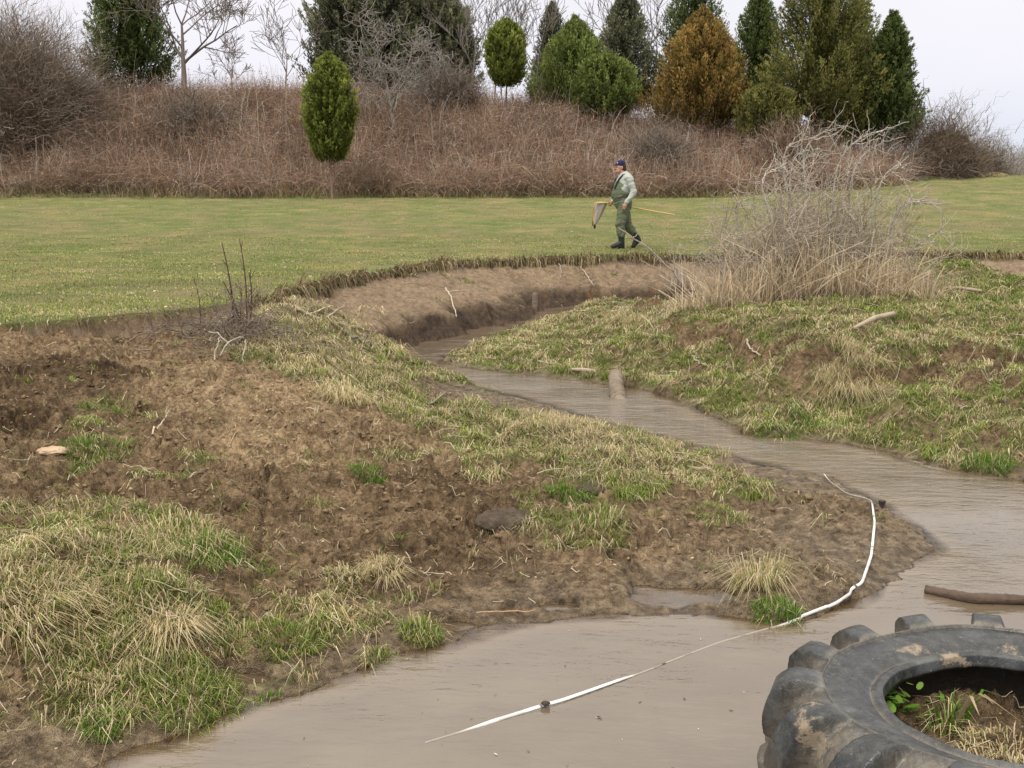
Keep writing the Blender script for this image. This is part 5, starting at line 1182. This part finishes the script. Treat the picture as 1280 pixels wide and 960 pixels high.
def man():
    c0 = hit(778, 311)
    def q(f, l, z_): return (-f, -l, z_)       # forward, left, up -> faces -X, left side to the viewer
    skin = m_simple('skin', (.46, .24, .17), (.56, .31, .23), 20, .6, .1, .002); shirt_m = m_simple('shirt_cloth', (.37, .40, .36), (.46, .49, .45), 12, .9, .35, .01)
    wad = m_simple('wader_cloth', (.095, .115, .072), (.145, .165, .108), 7, .8, .5, .015); boot = m_simple('boot_rubber', (.012, .017, .017), (.03, .038, .036), 9, .4, .2, .005)
    navy = m_simple('cap_cloth', (.010, .013, .05), (.018, .024, .085), 30, .8, .2, .003); hairm = m_simple('hair', (.035, .02, .012), (.075, .045, .028), 60, .8, .5, .003); strapm = m_simple('strap_webbing', (.015, .016, .016), (.03, .03, .03), 40, .8, .2, .002)
    hd = q(.09, .02, 1.645)
    B = []
    # head: skull, face, jaw
    B += [(q(.075, .0, 1.66), .092, q(.075, .0, 1.665), .092, (1.02, .84, 1.1)), (q(.10, .0, 1.60), .066, q(.125, .0, 1.57), .056, (1, .92, 1)), (q(.13, 0, 1.555), .034, q(.145, 0, 1.548), .03)]
    B += [(q(.165, 0, 1.645), .012, q(.188, 0, 1.618), .015), (q(.178, .0, 1.612), .014, q(.178, 0, 1.612), .014, (1, 1.4, .8)), (q(.158, .03, 1.665), .014, q(.158, -.03, 1.665), .014), (q(.163, .018, 1.583), .010, q(.163, -.018, 1.583), .010)]
    B += [(q(.06, s * .078, 1.645), .016, q(.06, s * .082, 1.615), .012, (1, .5, 1.3)) for s in (1, -1)]
    B += [(q(.045, 0, 1.58), .058, q(.01, 0, 1.48), .065)]
    # torso and belly
    B += [(q(-.02, 0, 1.42), .13, q(.03, 0, 1.15), .17, (1, 1.12, 1)), (q(.05, 0, 1.12), .175, q(.0, 0, .95), .155, (1, 1.05, 1)), (q(-.03, .17, 1.42), .06, q(-.03, -.17, 1.42), .06)]
    hipL, hipR = q(-.01, .09, .90), q(-.01, -.09, .90)
    kL, aL = q(.09, .10, .47), q(.055, .10, .10)     # near leg, forward and planted
    kR, aR = q(-.13, -.09, .46), q(-.36, -.09, .22)  # far leg trailing, heel up
    B += [(hipL, .115, kL, .068), (kL, .066, aL, .045), (hipR, .115, kR, .068), (kR, .066, aR, .045)]
    B += [(aL, .045, q(.20, .10, .04), .035), (aR, .045, q(-.25, -.09, .055), .035)]
    # arms: near arm hangs, elbow back; far arm forward holding the handle
    sL, eL, wL = q(-.05, .215, 1.42), q(-.13, .27, 1.14), q(.03, .27, .92)
    sR, eR, wR = q(-.02, -.215, 1.42), q(-.06, -.26, 1.14), q(.16, -.25, .955)
    B += [(sL, .062, eL, .047), (eL, .044, wL, .030), (sR, .062, eR, .047), (eR, .044, wR, .030)]
    # hands
    def hand(w, fd, grip, side):
        w = np.array(w); fd = np.array(fd, float); fd /= np.linalg.norm(fd)
        lat = np.cross(fd, np.array([0, 1.0, 0])); lat /= np.linalg.norm(lat); pal = np.cross(lat, fd) * side
        pc = w + fd * .05
        B.append((tuple(w), .028, tuple(pc), .034, (1, .75, 1)))
        for k_, (off, L) in enumerate([(-.028, .07), (-.009, .08), (.010, .075), (.027, .058)]):
            p = w + fd * .085 + lat * off; d1 = fd * (1 - grip * .5) + pal * grip * .9; d1 /= np.linalg.norm(d1); p1 = p + d1 * L * .5; d2 = fd * (1 - grip * 1.6) + pal * (.4 + grip * .8); d2 /= np.linalg.norm(d2); p2 = p1 + d2 * L * .5
            B.append((tuple(p - fd * .03), .0105, tuple(p), .0098)); B.append((tuple(p), .0098, tuple(p1), .009)); B.append((tuple(p1), .009, tuple(p2), .0075))
        tp = w + fd * .03 - lat * .032; td = fd * .6 - lat * .5 + pal * .45; td /= np.linalg.norm(td); B.append((tuple(tp), .014, tuple(tp + td * .035), .011)); B.append((tuple(tp + td * .035), .011, tuple(tp + td * .035 + (fd * .8 + pal * .5) * .028), .009))
    hand(wL, (-.35, -.02, -.95), .35, 1); hand(wR, (-.6, 0, -.75), .9, -1)
    body = blob('person', B, .0065, skin, None, 2); body.location = c0; body.rotation_euler = (0, 0, R(12)); body.scale = (.99,) * 3; tag(body, 'man in navy cap, olive chest waders and black boots walking along the bank edge', 'person')
    # shirt
    Sx = [(q(-.02, 0, 1.42), .145, q(.03, 0, 1.18), .185, (1, 1.12, 1)), (q(-.03, .165, 1.425), .075, q(-.03, -.165, 1.425), .075), (q(.005, 0, 1.50), .078, q(-.005, 0, 1.46), .095),
          (sL, .078, eL, .064), (eL, .062, tuple(Vector(wL) * .94 + Vector(eL) * .06), .043), (sR, .078, eR, .064), (eR, .062, tuple(Vector(wR) * .94 + Vector(eR) * .06), .043)]
    sh = blob('shirt', Sx, .010, shirt_m, body, 2, .022)
    Wx = [(q(.035, 0, 1.24), .178, q(.05, 0, 1.10), .197, (1, 1.08, 1)), (q(.05, 0, 1.10), .197, q(.0, 0, .93), .178, (1, 1.05, 1)), (hipL, .138, kL, .098), (kL, .095, q(.065, .10, .30), .085), (hipR, .138, kR, .096), (kR, .094, q(-.26, -.09, .32), .082), (q(.05, .105, .33), .088, q(.065, .10, .30), .088)]
    blob('waders', Wx, .010, wad, body, 2, .026)
    Bx = lambda k_, a_, toe, heel: [(k_, .072, a_, .062), (a_, .060, heel, .048), (heel, .046, toe, .046, (1, 1, .9)), (toe, .046, toe, .046), (a_, .060, toe, .050)]
    blob('boot', Bx(q(.065, .10, .33), q(.05, .10, .12), q(.235, .10, .045), q(.03, .10, .045)), .009, boot, body, 2)
    blob('boot', Bx(q(-.25, -.09, .33), q(-.35, -.09, .215), q(-.265, -.09, .045), q(-.385, -.09, .16)), .009, boot, body, 2)
    # cap
    cap = blob('cap', [(q(.07, 0, 1.70), .096, q(.07, 0, 1.715), .092, (1.05, .9, .82)), (q(.14, 0, 1.698), .05, q(.19, 0, 1.688), .042, (1, 1.35, .16)), (q(.17, 0, 1.692), .05, q(.2, 0, 1.684), .046, (1, 1.2, .14))], .007, navy, body, 2)
    wh = m_simple('white_thread', (.7, .7, .72), (.8, .8, .82), 30, .8, .1, .001)
    e = []
    for j, (y_, s_) in enumerate([(-.03, .8), (-.015, 1), (0, 1), (.015, 1), (.03, .8)]):
        e.append((q(.158 - abs(y_) * .25, y_ + .012, 1.722), .0075, q(.152 - abs(y_) * .25, y_ + .012, 1.738), .0065))
    blob('emblem', e, .004, wh, cap, 1)
    blob('hair', [(q(.035, 0, 1.655), .088, q(.02, 0, 1.62), .078, (.95, .93, 1)), ], .008, hairm, body, 1)
    blob('beard', [(q(.166, .026, 1.592), .010, q(.172, 0, 1.598), .012), (q(.166, -.026, 1.592), .010, q(.172, 0, 1.598), .012), (q(.157, 0, 1.562), .022, q(.148, 0, 1.545), .026, (1, 1.2, 1)), (q(.15, .03, 1.585), .012, q(.145, .028, 1.555), .014), (q(.15, -.03, 1.585), .012, q(.145, -.028, 1.555), .014)], .006, hairm, body, 1)
    for s in (1, -1): blob('eye', [(q(.153, s * .031, 1.648), .0105, q(.153, s * .031, 1.648), .0105)], .003, m_simple('eye_dark', (.02, .015, .01), (.1, .08, .07), 40, .3, 0, .001), body, 0)
    # straps over both shoulders
    for s in (1, -1):
        pts = [q(.215, s * .09, 1.22), q(.185, s * .10, 1.30), q(.14, s * .11, 1.40), q(.06, s * .115, 1.485), q(-.04, s * .11, 1.50), q(-.13, s * .10, 1.45), q(-.17, s * .07, 1.33), q(-.165, s * .05, 1.22)]
        blob('strap', [(pts[i], .017, pts[i + 1], .017) for i in range(len(pts) - 1)], .006, strapm, body, 1)
    # belt
    bl = [(q(.05 + .213 * math.cos(a_), .215 * math.sin(a_), .99), .014, q(.05 + .213 * math.cos(a_ + .21), .215 * math.sin(a_ + .21), .99), .014) for a_ in np.arange(0, 6.28, .21)]
    # net
    yel = m_simple('bamboo', (.55, .34, .12), (.68, .46, .20), 10, .5, .2, .003); mesh_m = m_simple('net_cloth', (.36, .32, .27), (.50, .46, .40), 40, .9, .6, .004)
    rz = R(12); nroot = empty('dip_net', c0, 0); nroot.scale = (.99,) * 3; tag(nroot, 'long handled dip net with yellow pole and hanging pale bag held by the man', 'net')
    hx = 1.10; Y_ = .24
    def nm(name, pts, r, mat, parent=None, s=8):
        P = np.array(pts, float); o = mesh_np(name, *tubes(P[None], np.full((1, len(P)), r), s), mat, smooth=True, parent=parent or nroot); return o
    nm('handle', np.linspace((-.26, Y_ - .02, .915), (1.10, Y_ + .05, .68), 8), .0145, yel)
    fr = [(-.26, Y_ - .02, .915), (-.36, Y_ - .13, .93), (-.57, Y_ - .17, .925), (-.60, Y_ - .08, .80), (-.61, Y_, .62), (-.60, Y_ + .06, .46), (-.585, Y_ + .1, .62), (-.57, Y_ + .14, .86), (-.5, Y_ + .12, .94), (-.36, Y_ + .06, .94), (-.26, Y_ - .02, .915)]
    nm('frame', fr, .011, yel)
    # bag
    K, Sg = 18, 24; t = np.linspace(0, 1, K); an = np.arange(Sg) * 2 * np.pi / Sg
    cx = -.44 - .12 * t ** 1.2; czz = .925 - .46 * t; rx = .125 * (1 - t) ** .75 + .008; ry = .12 * (1 - t) ** .8 + .008
    V = np.stack([cx[:, None] + rx[:, None] * np.cos(an), Y_ - .02 + ry[:, None] * np.sin(an) * (1 + .1 * np.sin(an * 5)), czz[:, None] + 0 * an + .01 * np.sin(an * 4)], -1).reshape(-1, 3)
    i = np.arange(K - 1)[:, None] * Sg; j = np.arange(Sg)[None]; j2 = (j + 1) % Sg; F = np.stack([i + j, i + j2, i + Sg + j2, i + Sg + j], -1).reshape(-1, 4)
    mesh_np('net_bag', V, F, mesh_m, smooth=True, parent=nroot)
    tip = mesh_np('bag_tip', IV2 * np.array([.028, .028, .055]) + np.array([-.563, Y_ - .02, .45]), IF2, boot, smooth=True, parent=nroot)
man()

# ---------------------------------------------------------------- daylight
w = bpy.data.worlds.new('World'); scene.world = w; w.use_nodes = True; nt = w.node_tree; nn, ll = nt.nodes, nt.links
bg = nn['Background']; bg.inputs['Strength'].default_value = 1.0
SUN_EL, SUN_AZ = R(52), R(215)     # azimuth measured clockwise from +Y
sky = nn.new('ShaderNodeTexSky'); sky.sky_type = 'NISHITA'; sky.sun_disc = False; sky.sun_elevation = SUN_EL; sky.sun_rotation = SUN_AZ
sc_ = nn.new('ShaderNodeMix'); sc_.data_type = 'RGBA'; sc_.blend_type = 'MULTIPLY'; sc_.inputs[0].default_value = 1; ll.new(sky.outputs[0], sc_.inputs[6]); sc_.inputs[7].default_value = (.09, .09, .09, 1)
tcn = nn.new('ShaderNodeTexCoord'); sep = nn.new('ShaderNodeSeparateXYZ'); ll.new(tcn.outputs['Generated'], sep.inputs[0])
gr_ = nn.new('ShaderNodeValToRGB'); ll.new(sep.outputs[2], gr_.inputs[0]); cr = gr_.color_ramp
cr.elements[0].position = 0; cr.elements[0].color = (.72, .78, .92, 1); cr.elements[1].position = 1; cr.elements[1].color = (2.3, 2.12, 1.84, 1)
e = cr.elements.new(.10); e.color = (.93, .92, 1.0, 1); e = cr.elements.new(.38); e.color = (1.10, 1.05, 1.02, 1)
mp = nn.new('ShaderNodeMapping'); mp.inputs['Scale'].default_value = (1, 1, 3.5); ll.new(tcn.outputs['Generated'], mp.inputs[0])
nz = nn.new('ShaderNodeTexNoise'); nz.inputs['Scale'].default_value = 1.8; nz.inputs['Detail'].default_value = 6; ll.new(mp.outputs[0], nz.inputs['Vector'])
cf = nn.new('ShaderNodeMapRange'); cf.inputs[1].default_value = .3; cf.inputs[2].default_value = .65; cf.inputs[3].default_value = .78; cf.inputs[4].default_value = .97; ll.new(nz.outputs['Fac'], cf.inputs[0])
mx = nn.new('ShaderNodeMix'); mx.data_type = 'RGBA'; ll.new(cf.outputs[0], mx.inputs[0]); ll.new(sc_.outputs[2], mx.inputs[6]); ll.new(gr_.outputs[0], mx.inputs[7]); ll.new(mx.outputs[2], bg.inputs['Color'])
sl = bpy.data.lights.new('sun', 'SUN'); sl.energy = 1.95; sl.angle = R(14); sl.color = (1, .96, .9); so = bpy.data.objects.new('sun', sl); COL.objects.link(so)
dv = Vector((math.sin(SUN_AZ) * math.cos(SUN_EL), math.cos(SUN_AZ) * math.cos(SUN_EL), math.sin(SUN_EL)))
so.rotation_euler = dv.to_track_quat('Z', 'Y').to_euler(); so.location = dv * 30 + Vector((0, 10, 0))

scene.render.engine = 'CYCLES'; scene.render.resolution_x = 1024; scene.render.resolution_y = 768; scene.render.resolution_percentage = 100
scene.view_settings.view_transform = 'Standard'; scene.view_settings.look = 'None'; scene.view_settings.exposure = 0; scene.view_settings.gamma = 1
scene.cycles.max_bounces = 6; scene.cycles.transparent_max_bounces = 8
